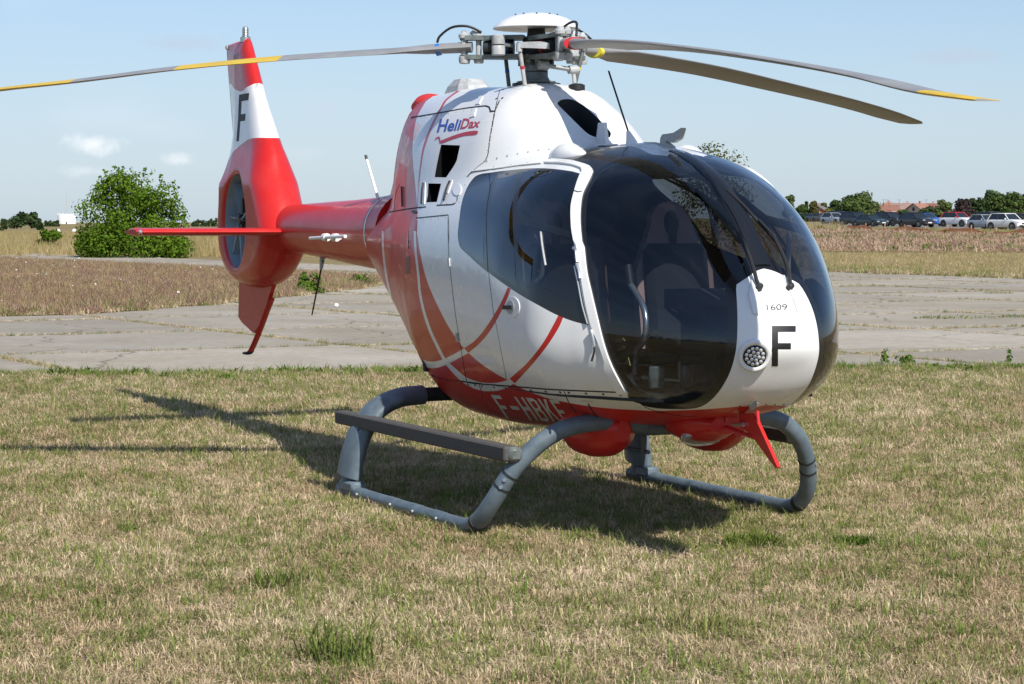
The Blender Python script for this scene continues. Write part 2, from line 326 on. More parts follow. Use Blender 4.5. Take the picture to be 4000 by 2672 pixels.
# search mesh for tracing outlines onto the hull
_s = np.linspace(.0, SMAX, 220); _t = np.linspace(0, 2 * np.pi, 361)[:-1]
_S, _T = np.meshgrid(_s, _t, indexing='ij'); _V = hull(_S, _T).reshape(-1, 3)
_F = [(i * 360 + j, i * 360 + (j + 1) % 360, (i + 1) * 360 + (j + 1) % 360, (i + 1) * 360 + j) for i in range(219) for j in range(360)]
HBVH = BVHTree.FromPolygons([tuple(q) for q in _V], _F)
def px_st(x, y):
    """pixel -> (s, th) on the hull; outside the outline the nearest hull point is taken"""
    o, d = ray_h(x, y); d = d / np.linalg.norm(d)
    loc, nn, ii, dist = HBVH.ray_cast(Vector(o), Vector(d))
    if loc is None:
        best = None
        for t in np.linspace(9, 18, 60):
            l2, n2, i2, d2 = HBVH.find_nearest(Vector(o + d * t))
            if best is None or d2 < best[0]: best = (d2, l2)
        loc = best[1]
    s = math.sqrt(max(0, XN - loc.x)); c = float(pchip(KS, TAB['c'], np.array([s]))[0])
    return s, math.atan2(loc.z - c, loc.y)
def st3(s, th, off=0.):
    s = np.atleast_1d(s); th = np.atleast_1d(th); return hull(s, th) + off * hull_n(s, th)
def top_st(x, y):
    """hull parameter of the upper surface at plan position x, y"""
    s = math.sqrt(XN - x); th = math.pi / 2
    for _ in range(12):
        q = hull(np.array([s]), np.array([th]))[0]; r = math.hypot(q[1], q[2] - float(pchip(KS, TAB['c'], np.array([s]))[0]))
        th = math.acos(max(-1, min(1, y / r)))
    return s, th
def chart(st): st = np.asarray(st, float); return np.stack([st[:, 0] * np.cos(st[:, 1]), st[:, 0] * np.sin(st[:, 1])], -1)
def unchart(p): p = np.asarray(p, float); return np.hypot(p[:, 0], p[:, 1]), np.arctan2(p[:, 1], p[:, 0])
def trace(*segs):
    """each segment: list of photo pixels (smoothed), or ('st', [(x, th_deg)...]) or ('xy', [(x, y)...]) given on the hull itself -> chart polygon"""
    out = []
    for sg in segs:
        if isinstance(sg, tuple) and sg[0] == 'st':
            q = [(math.sqrt(max(0, XN - x)), R(t)) for x, t in sg[1]]
            for (s0, t0), (s1, t1) in zip(q[:-1], q[1:]):
                k = max(1, int(max(abs(s1 - s0) / .04, abs(t1 - t0) / .06)))
                out += [(s0 + (s1 - s0) * i / k, t0 + (t1 - t0) * i / k) for i in range(k)]
            out.append(q[-1])
        elif isinstance(sg, tuple) and sg[0] == 'xy': out += [top_st(*q) for q in sg[1]]
        else: out += [px_st(*q) for q in catmull(sg, step=9)]
    return chart(out)
def mir(poly): return np.stack([-poly[:, 0], poly[:, 1]], -1)
# outlines -----------------------------------------------------------------------------------
CANOPY = trace(Z('3', (790, 370), (850, 330), (950, 280), (1100, 237), (1270, 216), (1500, 209), (1640, 211), (1760, 236), (1890, 300), (2050, 318), (2180, 360)),
               ('st', [(1.80, 90), (2.713, 90)]),
               Z('8', (655, 220), (615, 240), (580, 267), (475, 338)), Z('8', (472, 380), (480, 520), (483, 650), (478, 800), (465, 900), (440, 1000), (400, 1100), (340, 1200), (280, 1270), (215, 1320), (150, 1345), (60, 1355)),
               Z('7', (850, 1452), (720, 1446), (620, 1430), (560, 1405), (500, 1385), (450, 1340)),
               Z('7', (455, 1310), (380, 1190), (310, 1050), (250, 880), (190, 640), (140, 430), (100, 250), (75, 30)) ,
               Z('3', (1100, 1300), (1085, 1150), (1080, 1000), (1090, 850), (1110, 750), (1150, 660), (1200, 560), (1226, 490)),
               Z('3', (1190, 455), (1100, 420), (960, 388)))
PANE_F = trace(Z('3', (1180, 650), (1140, 760), (1125, 900), (1118, 1100), (1128, 1300)),
               Z('7', (105, 40), (130, 230), (170, 450), (215, 650), (270, 850), (330, 1000), (400, 1140), (480, 1255), (540, 1305), (620, 1355), (720, 1390), (850, 1408), (1000, 1400), (1070, 1375), (1170, 1280), (1245, 1150), (1290, 1020), (1312, 900), (1322, 700), (1315, 500), (1305, 345)),
               Z('8', (430, 262), (530, 205)),
               ('xy', [(2.64, -.055), (2.45, -.055), (2.25, -.055), (2.05, -.055), (1.9, -.055), (1.84, -.07)]),
               Z('3', (2050, 340), (1900, 322), (1690, 332), (1550, 354), (1400, 410), (1290, 484), (1230, 562)))
SIDEW = trace(Z('5', (470, 168), (410, 175), (350, 200), (300, 260), (260, 340), (230, 440), (210, 580), (197, 700), (205, 780), (225, 830), (290, 890), (380, 975), (470, 1045), (600, 1140), (750, 1240), (900, 1325), (1050, 1405), (1200, 1465), (1345, 1502)),
              Z('5', (1320, 1400), (1290, 1270), (1265, 1140), (1240, 1000), (1220, 850), (1205, 700), (1195, 560), (1200, 440), (1225, 330), (1255, 240), (1280, 178)),
              Z('5', (1200, 155), (1050, 135), (900, 127), (750, 135), (560, 155)))
PANE_S = [trace(Z('5', (520, 182), (470, 188), (420, 192), (360, 218), (312, 275), (275, 345), (245, 445), (225, 580), (213, 700), (220, 770), (240, 815), (300, 868), (420, 965)), Z('5', (428, 700), (440, 500), (465, 330))),
          trace(Z('5', (555, 180), (505, 330), (480, 520), (476, 730), (492, 1015)), Z('5', (600, 1095), (712, 1170)), Z('5', (690, 830), (676, 500), (690, 340), (715, 165))),
          trace(Z('5', (770, 152), (735, 330), (722, 460), (740, 535)), Z('5', (800, 553), (1185, 680)), Z('5', (1182, 560), (1188, 440), (1212, 330), (1262, 195)), Z('5', (1190, 172), (1050, 152), (900, 142))),
          trace(Z('5', (722, 610), (1185, 740)), Z('5', (1205, 860), (1230, 1010), (1255, 1150), (1290, 1310)), Z('5', (1150, 1262), (1000, 1200), (820, 1118), (770, 1190), (745, 1120), (728, 900)))]
DOOR = trace(Z('5', (470, 1045), (500, 1250), (522, 1400)), Z('6', (960, 750), (1000, 950), (1036, 1140)), Z('m', (420, 160), (700, 182), (1100, 212), (1880, 246)),
             Z('7', (455, 1310), (380, 1190), (310, 1050), (250, 880), (190, 640), (140, 430), (100, 250), (75, 30)), Z('3', (1100, 1300), (1085, 1150), (1080, 1000), (1090, 850), (1110, 750), (1150, 660), (1200, 560), (1226, 490)),
             Z('3', (1190, 455), (1100, 420), (960, 388), (850, 405), (620, 405)), Z('5', (900, 90), (740, 100), (560, 150), (520, 175)), Z('5', (500, 240), (470, 330), (452, 500), (445, 700), (460, 950)))
HATCH = trace(Z('c', (590, 1442), (917, 1410)), Z('6', (592, 120), (600, 250), (640, 600), (690, 920), (730, 1155)), Z('6', (640, 1147), (560, 1138)), Z('6', (500, 900), (440, 780), (395, 640), (362, 480), (340, 330), (330, 150)))
RED = trace(('st', [(-2.4, 90), (-1.55, 90)]), Z('c', (690, 250), (640, 330), (592, 430), (562, 600), (552, 760), (560, 900), (575, 1060), (590, 1200), (598, 1330)),
            Z('6', (350, 20), (375, 170), (410, 330), (460, 470), (530, 620), (600, 750), (690, 880), (712, 902)), Z('6', (745, 938), (830, 1012), (940, 1088), (1045, 1145)),
            Z('m', (605, 145), (720, 205), (850, 260), (1000, 310), (1100, 335), (1250, 365), (1500, 405), (1750, 430), (2000, 445), (2200, 455)),
            Z('7', (700, 1468), (850, 1465), (1100, 1455), (1300, 1440), (1500, 1425)), Z('8', (400, 1340), (560, 1330)),
            ('st', [(2.60, 270), (-2.4, 270), (-2.4, 90)]))
STRIPES_R = [trace(Z('6', (712, 902), (800, 838), (880, 740), (950, 630), (1000, 540), (1045, 435)), Z('6', (1070, 448), (1030, 550), (980, 650), (910, 770), (830, 865), (745, 938))),
             trace(Z('k', (1168, 868), (1210, 830), (1245, 785), (1268, 745), (1281, 720)), Z('k', (1292, 724), (1281, 750), (1256, 790), (1222, 833), (1180, 879))),
             trace(Z('c', (1010, 140), (890, 230), (838, 310), (788, 400), (738, 500), (688, 620), (650, 750), (627, 900), (613, 1050), (604, 1200), (596, 1340)),
                   Z('c', (604, 1340), (612, 1200), (627, 1050), (645, 900), (672, 750), (714, 620), (764, 500), (812, 400), (860, 310), (915, 230), (1040, 140)))]
STRIPES_W = [trace(Z('6', (324, 5), (331, 150), (350, 330), (364, 480), (392, 620), (440, 770), (500, 900), (545, 990)), Z('6', (568, 985), (520, 890), (460, 760), (410, 610), (381, 470), (368, 330), (347, 150), (342, 5))),
             trace(Z('6', (80, 5), (84, 150), (102, 320), (140, 510)), Z('6', (156, 510), (118, 320), (98, 150), (94, 5))),
             trace(Z('6', (392, 988), (450, 1005), (530, 995), (600, 965), (712, 903)), Z('6', (745, 938), (640, 995), (560, 1035), (480, 1055), (418, 1048))),
             trace(Z('6', (600, 1018), (640, 1052), (720, 1120), (790, 1150), (860, 1166), (960, 1167), (1045, 1146)), Z('6', (1090, 1172), (1040, 1205), (960, 1228), (870, 1230), (800, 1215), (720, 1175), (640, 1108), (572, 1030)))]
VENTS = [trace(Z('c', (845, 692), (1038, 700)), Z('c', (1005, 850), (975, 910), (895, 1028)), Z('c', (778, 1025), (800, 900), (825, 780))),
         trace(Z('c', (715, 1088), (845, 1090)), Z('c', (800, 1278), (692, 1282)))]
INTAKE = trace(Z('1', (1215, 635), (1235, 612), (1300, 607), (1370, 640), (1440, 700), (1510, 770), (1545, 815), (1540, 838), (1500, 843), (1450, 838), (1400, 815), (1340, 760), (1270, 690)))

heli = empty('helicopter', (MASTX, MASTY, 0), HEAD)
tag(heli, 'white and red light helicopter with enclosed tail fan parked on the dry grass', 'helicopter')
# ---- one triangulation of the whole hull with every outline as a constraint
def triangulate_hull():
    pts, edges = [], []
    s = .04
    while s < SMAX - .01:
        n = int(max(14, min(132, 2 * math.pi * s / .05 if s < .5 else 60 + 72 * min(1, (s - .5) / .5))))
        ph = random.random() * .01
        pts += [(s * math.cos(2 * math.pi * j / n + ph), s * math.sin(2 * math.pi * j / n + ph)) for j in range(n)]
        s += min(.035, .045 / (2 * s))
    pts.append((0, 0))
    def loop(p):
        b = len(pts); k = len(p); pts.extend([tuple(q) for q in p]); edges.extend([(b + i, b + (i + 1) % k) for i in range(k)])
    a = np.linspace(0, 2 * np.pi, 132, endpoint=False); loop(np.stack([SMAX * np.cos(a), SMAX * np.sin(a)], -1))
    for p in [CANOPY, PANE_F, SIDEW, *PANE_S, DOOR, HATCH, RED, *STRIPES_R, *STRIPES_W, *VENTS]:
        q = p * np.minimum(1, (SMAX - .003) / np.maximum(1e-6, np.hypot(p[:, 0], p[:, 1])))[:, None]
        loop(q); loop(mir(q))
    loop(INTAKE)
    V, E, Fc, *_ = delaunay_2d_cdt([Vector(q) for q in pts], edges, [], 0, 2e-5)
    return np.array([v[:] for v in V]), np.array([f[:] for f in Fc])
CV, CF = triangulate_hull()
CC = CV[CF].mean(1); CS, CT = unchart(CV)
P3 = hull(CS, CT); N3 = hull_n(CS, CT)
both = lambda p: pip(p, CC) | pip(mir(p), CC)
keep = np.hypot(CC[:, 0], CC[:, 1]) < SMAX
fred = both(RED)
for p in STRIPES_R: fred |= both(p)
for p in STRIPES_W: fred &= ~both(p)
part = np.zeros(len(CF), int)                     # 0 shell
PN = {0: 'fuselage_shell'}
def region(p, name, side):
    k = len(PN); PN[k] = name; sel = pip(p, CC) if side < 0 else pip(mir(p), CC)
    part[sel] = k; return k
for sd in (-1, 1): region(HATCH, 'baggage_door', sd)
for sd in (-1, 1): region(DOOR, 'cabin_door', sd)
kc = len(PN); PN[kc] = 'canopy_frame'; part[both(CANOPY)] = kc
for sd in (-1, 1): region(SIDEW, 'window_frame', sd)
pane_ids = []
for sd in (-1, 1):
    pane_ids.append(region(PANE_F, 'windshield', sd))
    for p in PANE_S: pane_ids.append(region(p, 'side_window', sd))
vent_ids = []
for sd in (-1, 1):
    for p in VENTS: vent_ids.append(region(p, 'engine_vent', sd))
vent_ids.append(region(INTAKE, 'air_intake', -1))
def sub_mesh(sel, name, mats, mi=None, parent=heli, off=0., flip=False):
    F0 = CF[sel]; used, inv = np.unique(F0, return_inverse=True); F0 = inv.reshape(-1, 3)
    V0 = P3[used] + off * N3[used]; Nn = N3[used] * (-1 if flip else 1)
    # orient outwards
    fn = np.cross(V0[F0[:, 1]] - V0[F0[:, 0]], V0[F0[:, 2]] - V0[F0[:, 0]]); w = np.sum(fn * Nn[F0[:, 0]], 1) < 0
    F0[w] = F0[w][:, ::-1]
    me = bpy.data.meshes.new(name); me.from_pydata(V0.tolist(), [], F0.tolist())
    for m in mats: me.materials.append(m)
    if mi is not None: me.polygons.foreach_set('material_index', mi[sel].astype(int))
    me.polygons.foreach_set('use_smooth', [True] * len(F0))
    me.normals_split_custom_set_from_vertices(Nn.tolist())
    o = bpy.data.objects.new(name, me); COL.objects.link(o); o.parent = parent
    return o
part_obj = {}
for k, nm in PN.items():
    sel = keep & (part == k)
    if not sel.any() or k in vent_ids: continue
    if k in pane_ids: o = sub_mesh(sel, nm, [M['glass'] if nm == 'windshield' else M['glass_dark']])
    elif nm in ('canopy_frame', 'window_frame'): o = sub_mesh(sel, nm, [M['black_gloss']])
    else: o = sub_mesh(sel, nm, [M['white'], M['red']], fred)
    part_obj[k] = o
# lining on the inside of the cabin
lin_sel = keep & ~np.isin(part, pane_ids) & ~np.isin(part, vent_ids) & (P3[CF][:, :, 0].min(1) > -.35)
sub_mesh(lin_sel, 'cabin_lining', [M['lining']], off=-.022, flip=True)
M['duct'] = mat('duct_grey', (.05, .055, .065), .6)
# openings: walls going in and a dark floor
def pocket(sel, name, depth, wall):
    F0 = CF[sel]; cnt = {}
    for f in F0:
        for a, b in ((f[0], f[1]), (f[1], f[2]), (f[2], f[0])): cnt[(min(a, b), max(a, b))] = cnt.get((min(a, b), max(a, b)), 0) + 1
    mb = MB(); used, inv = np.unique(F0, return_inverse=True)
    mb.add(P3[used] - N3[used] * depth, inv.reshape(-1, 3).tolist(), 1)
    for (a, b), c in cnt.items():
        if c == 1: mb.add([P3[a], P3[b], P3[b] - N3[b] * depth, P3[a] - N3[a] * depth], [(0, 1, 2, 3)], 0)
    mb.build(name, [wall, M['hole']], heli, smooth=False, recalc=False)
for k in vent_ids:
    sel = keep & (part == k)
    if sel.any(): pocket(sel, PN[k], .26 if PN[k] == 'air_intake' else .10, M['duct'] if PN[k] == 'air_intake' else M['hole'])
# ---- things laid on the hull
def hull_ribbon(pxs, width, name, m, parent=heli, off=.0012, mirror=False, step=10, smooth=True):
    st = [px_st(*q) for q in (catmull(pxs, step=step) if smooth else pxs)]
    s = np.array([q[0] for q in st]); t = np.array([q[1] for q in st]); objs = []
    P = hull(s, t); N = hull_n(s, t); T = np.gradient(P, axis=0); T /= np.linalg.norm(T, axis=1)[:, None] + 1e-9
    B = np.cross(N, T); w = width / 2
    V = np.concatenate([P + B * w + N * off, P - B * w + N * off, P + B * w * .8 - N * .002, P - B * w * .8 - N * .002]); n = len(P)
    F = [(i, i + 1, n + i + 1, n + i) for i in range(n - 1)] + [(2 * n + i, 2 * n + i + 1, i + 1, i) for i in range(n - 1)] + [(n + i, n + i + 1, 3 * n + i + 1, 3 * n + i) for i in range(n - 1)]
    for sg in ((1, -1) if mirror else (1,)):
        objs.append(MB().add(V * np.array([1, sg, 1]), F).build(name, m, parent))
    return objs
def hull_patch(tri_px, faces, name, m, parent=heli, off=.0015, mirror=False):
    st = [px_st(*q) for q in tri_px]; s = np.array([q[0] for q in st]); t = np.array([q[1] for q in st])
    V = hull(s, t) + off * hull_n(s, t)
    for sg in ((1, -1) if mirror else (1,)): o = MB().add(V * np.array([1, sg, 1]), faces).build(name, m, parent, smooth=False)
    return o
def fill_poly(poly, cell=8.):
    """2D outline -> triangles with inner points (photo pixels)"""
    poly = [tuple(q) for q in poly]; P = np.array(poly); pts = list(poly); n = len(poly); ed = [(i, (i + 1) % n) for i in range(n)]
    x0, y0 = P.min(0); x1, y1 = P.max(0)
    gx, gy = np.meshgrid(np.arange(x0, x1, cell), np.arange(y0, y1, cell)); g = np.stack([gx.ravel(), gy.ravel()], -1)
    if len(g): pts += [tuple(q) for q in g[pip(P, g)]]
    V, E, Fc, *_ = delaunay_2d_cdt([Vector(q) for q in pts], ed, [], 0, 1e-4)
    V = np.array([v[:] for v in V]); Fc = np.array([f[:] for f in Fc]); ok = pip(P, V[Fc].mean(1))
    return V, Fc[ok].tolist()
def quad_map(u, v, q):
    """q: top-left, top-right, bottom-right, bottom-left pixels; v = 0 at the bottom"""
    q = np.asarray(q, float); t = q[0] + (q[1] - q[0]) * u; b = q[3] + (q[2] - q[3]) * u; return b + (t - b) * v
def text_tris(txt, bold=0.):
    cu = bpy.data.curves.new('t', 'FONT'); cu.body = txt; cu.offset = bold; o = bpy.data.objects.new('t', cu); COL.objects.link(o)
    dg = bpy.context.evaluated_depsgraph_get(); me = bpy.data.meshes.new_from_object(o.evaluated_get(dg)); me.calc_loop_triangles()
    V = np.array([v.co[:2] for v in me.vertices]); Fc = [tuple(t.vertices) for t in me.loop_triangles]
    bpy.data.objects.remove(o); bpy.data.curves.remove(cu); bpy.data.meshes.remove(me)
    V -= V.min(0); V /= V.max(0); return V, Fc
def hull_text(txt, quad, name, m, bold=0., u0=0., u1=1.):
    V, Fc = text_tris(txt, bold); px = [quad_map(u0 + (u1 - u0) * a, b, quad) for a, b in V]
    return hull_patch(px, Fc, name, m)
def block_letter(ch):
    """stroke polygons in a unit box for plain block capitals"""
    t, h = .26, .15
    return {'F': [[(0, 0), (t, 0), (t, .42), (.8, .42), (.8, .42 + h), (t, .42 + h), (t, 1 - h), (1, 1 - h), (1, 1), (0, 1)]],
            '-': [[(.05, .42), (.95, .42), (.95, .58), (.05, .58)]],
            'H': [[(0, 0), (t, 0), (t, .43), (1 - t, .43), (1 - t, 0), (1, 0), (1, 1), (1 - t, 1), (1 - t, .43 + h), (t, .43 + h), (t, 1), (0, 1)]],
            'K': [[(0, 0), (t, 0), (t, .36), (.40, .5), (.72, 0), (1, 0), (.58, .56), (1, 1), (.70, 1), (t, .55), (t, 1), (0, 1)]],
            'B': [[(0, 0), (t, 0), (t, 1), (0, 1)], [(t, 1 - h), (.62, 1 - h), (.72, .92), (.72, .64), (.62, .57), (t, .57), (t, .43), (.62, .43), (.74, .36), (.74, .10), (.62, h * .9), (t, h), (t, 0), (.72, 0), (1, .12), (1, .40), (.86, .5), (1, .62), (1, .9), (.74, 1), (t, 1)]]}[ch]
def hull_blocks(txt, quad, name, m, gap=.28):
    w = 1 / (len(txt) + gap * (len(txt) - 1)); x = 0.
    mbV, mbF, n = [], [], 0
    for ch in txt:
        for pl in block_letter(ch):
            P = []
            for (a0, b0), (a1, b1) in zip(pl, pl[1:] + pl[:1]):
                for i in range(5): P.append(quad_map(x + w * (a0 + (a1 - a0) * i / 5), b0 + (b1 - b0) * i / 5, quad))
            V, F = fill_poly(P, 7.); mbV += list(V); mbF += [tuple(i + n for i in f) for f in F]; n += len(V)
        x += w * (1 + gap)
    return hull_patch(mbV, mbF, name, m)
hull_blocks('F', Z('8', (764, 675), (957, 675), (955, 1002), (762, 1002)), 'nose_letter', M['black'])
hull_text('1609', Z('8', (718, 500), (886, 498), (888, 545), (722, 549)), 'serial_number', M['black'])
hull_blocks('F-HBKF', Z('m', (345, 268), (1112, 330), (1300, 598), (528, 540)), 'registration_letters', M['white'])
LOGO_Q = Z('c', (836, 432), (1262, 440), (1228, 528), (800, 570))
hull_text('Heli', LOGO_Q, 'logo_letters', M['logo_blue'], .022, 0, .53)
hull_text('Dax', [(q[0], q[1] - 4) for q in LOGO_Q], 'logo_letters', M['logo_red'], .022, .555, 1.0)
_V, _Fc = fill_poly(catmull(Z('c', (780, 655), (790, 628), (815, 612), (832, 616), (836, 640), (845, 650), (960, 605), (1090, 565), (1213, 552), (1200, 592), (1080, 605), (960, 640), (870, 676), (832, 680), (822, 640), (808, 628), (780, 655)), n=4)[:-1], 6)
hull_patch(_V, _Fc, 'logo_swoosh', M['logo_red'])
hull_text('DO NOT PUSH HERE', Z('m', (1378, 333), (1516, 340), (1516, 350), (1378, 343)), 'placard', M['black'])
# panel joints
for px, wd in [(Z('c', (540, 415), (680, 393), (900, 355), (1100, 320), (1300, 297), (1335, 310), (1350, 352), (1395, 350)), .010),
               (Z('c', (1440, 240), (1420, 290), (1395, 350), (1370, 480), (1345, 620), (1325, 780), (1305, 840), (1280, 872)), .007),
               (Z('c', (1280, 872), (1210, 925), (1110, 1020)), .004),
               (Z('c', (315, 1383), (450, 1358), (600, 1337), (690, 1328)), .008), (Z('c', (800, 1312), (985, 1296), (1010, 1225)), .008),
               (Z('c', (590, 1442), (917, 1410)), .006), (Z('c', (917, 1410), (918, 1568)), .004), (Z('c', (365, 1370), (380, 1200), (420, 1100)), .004),
               (Z('6', (590, 0), (594, 120), (600, 250), (640, 600), (690, 920), (730, 1155)), .006), (Z('6', (288, 0), (284, 140)), .003),
               (Z('6', (900, 330), (910, 420), (940, 650)), .004), (Z('6', (950, 690), (1000, 950), (1036, 1140)), .0022),
               (Z('6', (440, 1100), (560, 1138), (730, 1158), (850, 1172)), .005), (Z('m', (0, 112), (165, 140), (420, 160), (700, 182), (1100, 212), (1900, 246)), .010),
               (Z('m', (212, 150), (228, 210), (260, 290)), .004), (Z('m', (1185, 230), (1240, 360), (1330, 490)), .005), (Z('m', (1460, 368), (1500, 440), (1580, 530), (1720, 598)), .009),
               (Z('7', (548, 1390), (620, 1440), (760, 1490)), .007), (Z('b', (620, 130), (800, 170), (1000, 185)), .005),
               (Z('5', (320, 157), (560, 128), (740, 105), (925, 88)), .010), (Z('5', (275, 205), (320, 157)), .005),
               (Z('5', (470, 168), (480, 300), (452, 480), (448, 700), (462, 1040)), .005),
               (Z('1', (870, 535), (850, 610), (835, 680)), .004)]:
    hull_ribbon(px, wd, 'panel_joint', M['seam'])
for x0, y0, x1, y1, n in [(85, 150, 165, 158, 2), (245, 170, 655, 205, 4), (805, 220, 1140, 240, 3), (1240, 245, 1830, 272, 4)]:
    for i in range(n):
        t = i / max(1, n - 1); (px, py), = Z('m', (x0 + (x1 - x0) * t, y0 + (y1 - y0) * t)); st = px_st(px, py)
        c = st3(*st, 0)[0]; nn = hull_n(np.array([st[0]]), np.array([st[1]]))[0]
        MB().lathe([(.0075, -.003), (.0075, .002), (.005, .004)], c, nn, 10).build('fastener', M['hub_dark'], heli)

def fasteners(pxs, m, r_=.006, h_=.003):
    for px, py in pxs:
        st = px_st(px, py); c = st3(*st, 0)[0]; nn = hull_n(np.array([st[0]]), np.array([st[1]]))[0]
        MB().lathe([(r_, -.002), (r_, h_ * .6), (r_ * .6, h_)], c, nn, 8).build('fastener', m, heli)
def along(pts, n): 
    P = catmull(pts, n=12); d = np.concatenate([[0], np.cumsum(np.linalg.norm(np.diff(P, axis=0), axis=1))]); return [(np.interp(t, d, P[:, 0]), np.interp(t, d, P[:, 1])) for t in np.linspace(0, d[-1], n)]
fasteners(along(Z('3', (10, 375), (95, 352), (215, 325), (385, 293), (580, 260), (720, 245)), 7), M['grey_light'], .008, .005)
fasteners(along(Z('3', (90, 450), (280, 425), (470, 402)), 3), M['grey_light'], .008, .006)
fasteners(Z('c', (1475, 133), (1408, 224), (1468, 218)), M['hub_dark'], .009, .003)
fasteners(along(Z('c', (1405, 300), (1375, 440), (1350, 580), (1330, 720), (1310, 820)), 8), M['grey_light'], .005)
fasteners(along(Z('c', (610, 420), (760, 395), (960, 365), (1160, 335)), 8), M['grey_light'], .005)
fasteners(along(Z('c', (830, 1310), (900, 1303), (975, 1292)), 3), M['hub_dark'], .005)
fasteners(along(Z('6', (470, 1118), (540, 1140), (630, 1160), (690, 1172)), 5), M['hub_dark'], .006)
fasteners(along(Z('m', (240, 300), (330, 460)), 3), M['hub_dark'], .005)
fasteners(along(Z('5', (300, 200), (250, 300), (215, 420)), 4), M['grey_light'], .005)
fasteners(along(Z('c', (600, 1460), (900, 1430)), 5), M['grey_light'], .005)
fasteners(along(Z('8', (500, 1330), (700, 1318), (860, 1318)), 6), M['hub_dark'], .005)
def hull_plate(px_poly, thick, name, m, mirror=False, cell=10., parent=heli, base=0., vary=None):
    V, Fc = fill_poly(px_poly, cell); st = np.array([px_st(*q) for q in V])
    P = hull(st[:, 0], st[:, 1]); N = hull_n(st[:, 0], st[:, 1]); n = len(V); top = P + N * (thick + base); bot = P - N * .003
    cnt = {}
    for f in Fc:
        for a, b in ((f[0], f[1]), (f[1], f[2]), (f[2], f[0])):
            k = (min(a, b), max(a, b)); cnt[k] = cnt.get(k, 0) + 1
    F = [tuple(f) for f in Fc] + [(a, b, n + b, n + a) for (a, b), c in cnt.items() if c == 1]
    out = []
    for sg in ((1, -1) if mirror else (1,)):
        tp = top if (sg > 0 or vary is None) else P + N * np.interp(P[:, 2], [vary[0], vary[0] + .12], [.0015, vary[1]])[:, None]
        out.append(MB().add(np.concatenate([tp, bot]) * np.array([1, sg, 1]), F).build(name, m, parent, angle=50))
    return out
def hp(px, py, off=0.):
    st = px_st(px, py); return st3(*st, off)[0], hull_n(np.array([st[0]]), np.array([st[1]]))[0]
def on_hull_tube(pxs, rad, off, name, m, parent=heli, step=12, seg=8, smooth=True):
    q = catmull(pxs, step=step) if smooth else pxs
    offs = np.broadcast_to(off, (len(q),)) if np.ndim(off) == 0 else np.interp(np.linspace(0, 1, len(q)), np.linspace(0, 1, len(off)), off)
    P = np.array([hp(x, y, o)[0] for (x, y), o in zip(q, offs)]); return MB().tube(P, rad, seg).build(name, m, parent)
# white door post moulding
POST = list(catmull(Z('3', (760, 372), (960, 386), (1100, 420), (1190, 453), (1224, 488)), step=10)) + list(catmull(Z('3', (1200, 560), (1150, 660), (1110, 750), (1090, 850), (1080, 1000), (1085, 1150), (1100, 1300)), step=10)) + \
       list(catmull(Z('7', (75, 30), (100, 250), (140, 430), (190, 640), (250, 880), (310, 1050), (380, 1190), (452, 1308)), step=10)) + list(catmull(Z('7', (372, 1312), (300, 1190), (252, 1085), (258, 1040), (230, 950), (190, 840), (150, 750), (100, 560), (60, 340), (25, 120), (8, 20)), step=10)) + \
       list(catmull(Z('3', (1010, 1300), (985, 1150), (978, 950), (990, 850), (1020, 730), (1060, 600), (1102, 505)), step=10)) + list(catmull(Z('3', (1088, 470), (1000, 437), (850, 414), (660, 408)), step=10))
hull_plate(POST, .013, 'door_post_moulding', M['white'], mirror=True, vary=(1.90, .022))
hull_ribbon(Z('3', (1018, 738), (1066, 752), (1108, 745)), .006, 'panel_joint', M['seam'], off=.0145)
# gutter above the door
hull_plate(list(catmull(Z('5', (320, 160), (560, 132), (740, 108), (925, 90)), step=10)) + list(catmull(Z('5', (925, 80), (740, 97), (560, 122), (330, 150)), step=10)), .008, 'rain_gutter', M['white'], mirror=True)
# windshield centre post, slightly proud
st_line = [top_st(x, 0) for x in np.linspace(1.78, 2.70, 24)]
P = np.array([st3(s, t, .004)[0] for s, t in st_line]); Nn = hull_n(np.array([q[0] for q in st_line]), np.array([q[1] for q in st_line]))
MB().loft([[p + np.array([0, -.05, 0]) - n * .01, p + np.array([0, -.045, 0]) + n * .002, p + np.array([0, -.015, 0]) + n * .008, p + np.array([0, .015, 0]) + n * .008, p + np.array([0, .045, 0]) + n * .002, p + np.array([0, .05, 0]) - n * .01] for p, n in zip(P, Nn)]).build('windshield_post', M['black_gloss'], heli)
# dark seal round each side of the windshield
# door handle in its recess
c, n = hp(*Z('5', (678, 1345))[0])
V, Fc = fill_poly([Z('5', (678 + 66 * math.cos(a), 1345 + 92 * math.sin(a)))[0] for a in np.linspace(0, 2 * math.pi, 28, endpoint=False)], 8)
hd = hull_plate([Z('5', (678 + 64 * math.cos(a), 1345 + 92 * math.sin(a)))[0] for a in np.linspace(0, 2 * math.pi, 28, endpoint=False)], .004, 'door_handle', M['white'])[0]
hull_plate([Z('5', (662 + 34 * math.cos(a), 1345 + 62 * math.sin(a)))[0] for a in np.linspace(0, 2 * math.pi, 24, endpoint=False)], .0055, 'recess', M['grey_light'], parent=hd)
hull_plate(Z('5', (610, 1328), (690, 1330), (694, 1362), (612, 1364)), .016, 'grip', M['black'], parent=hd)
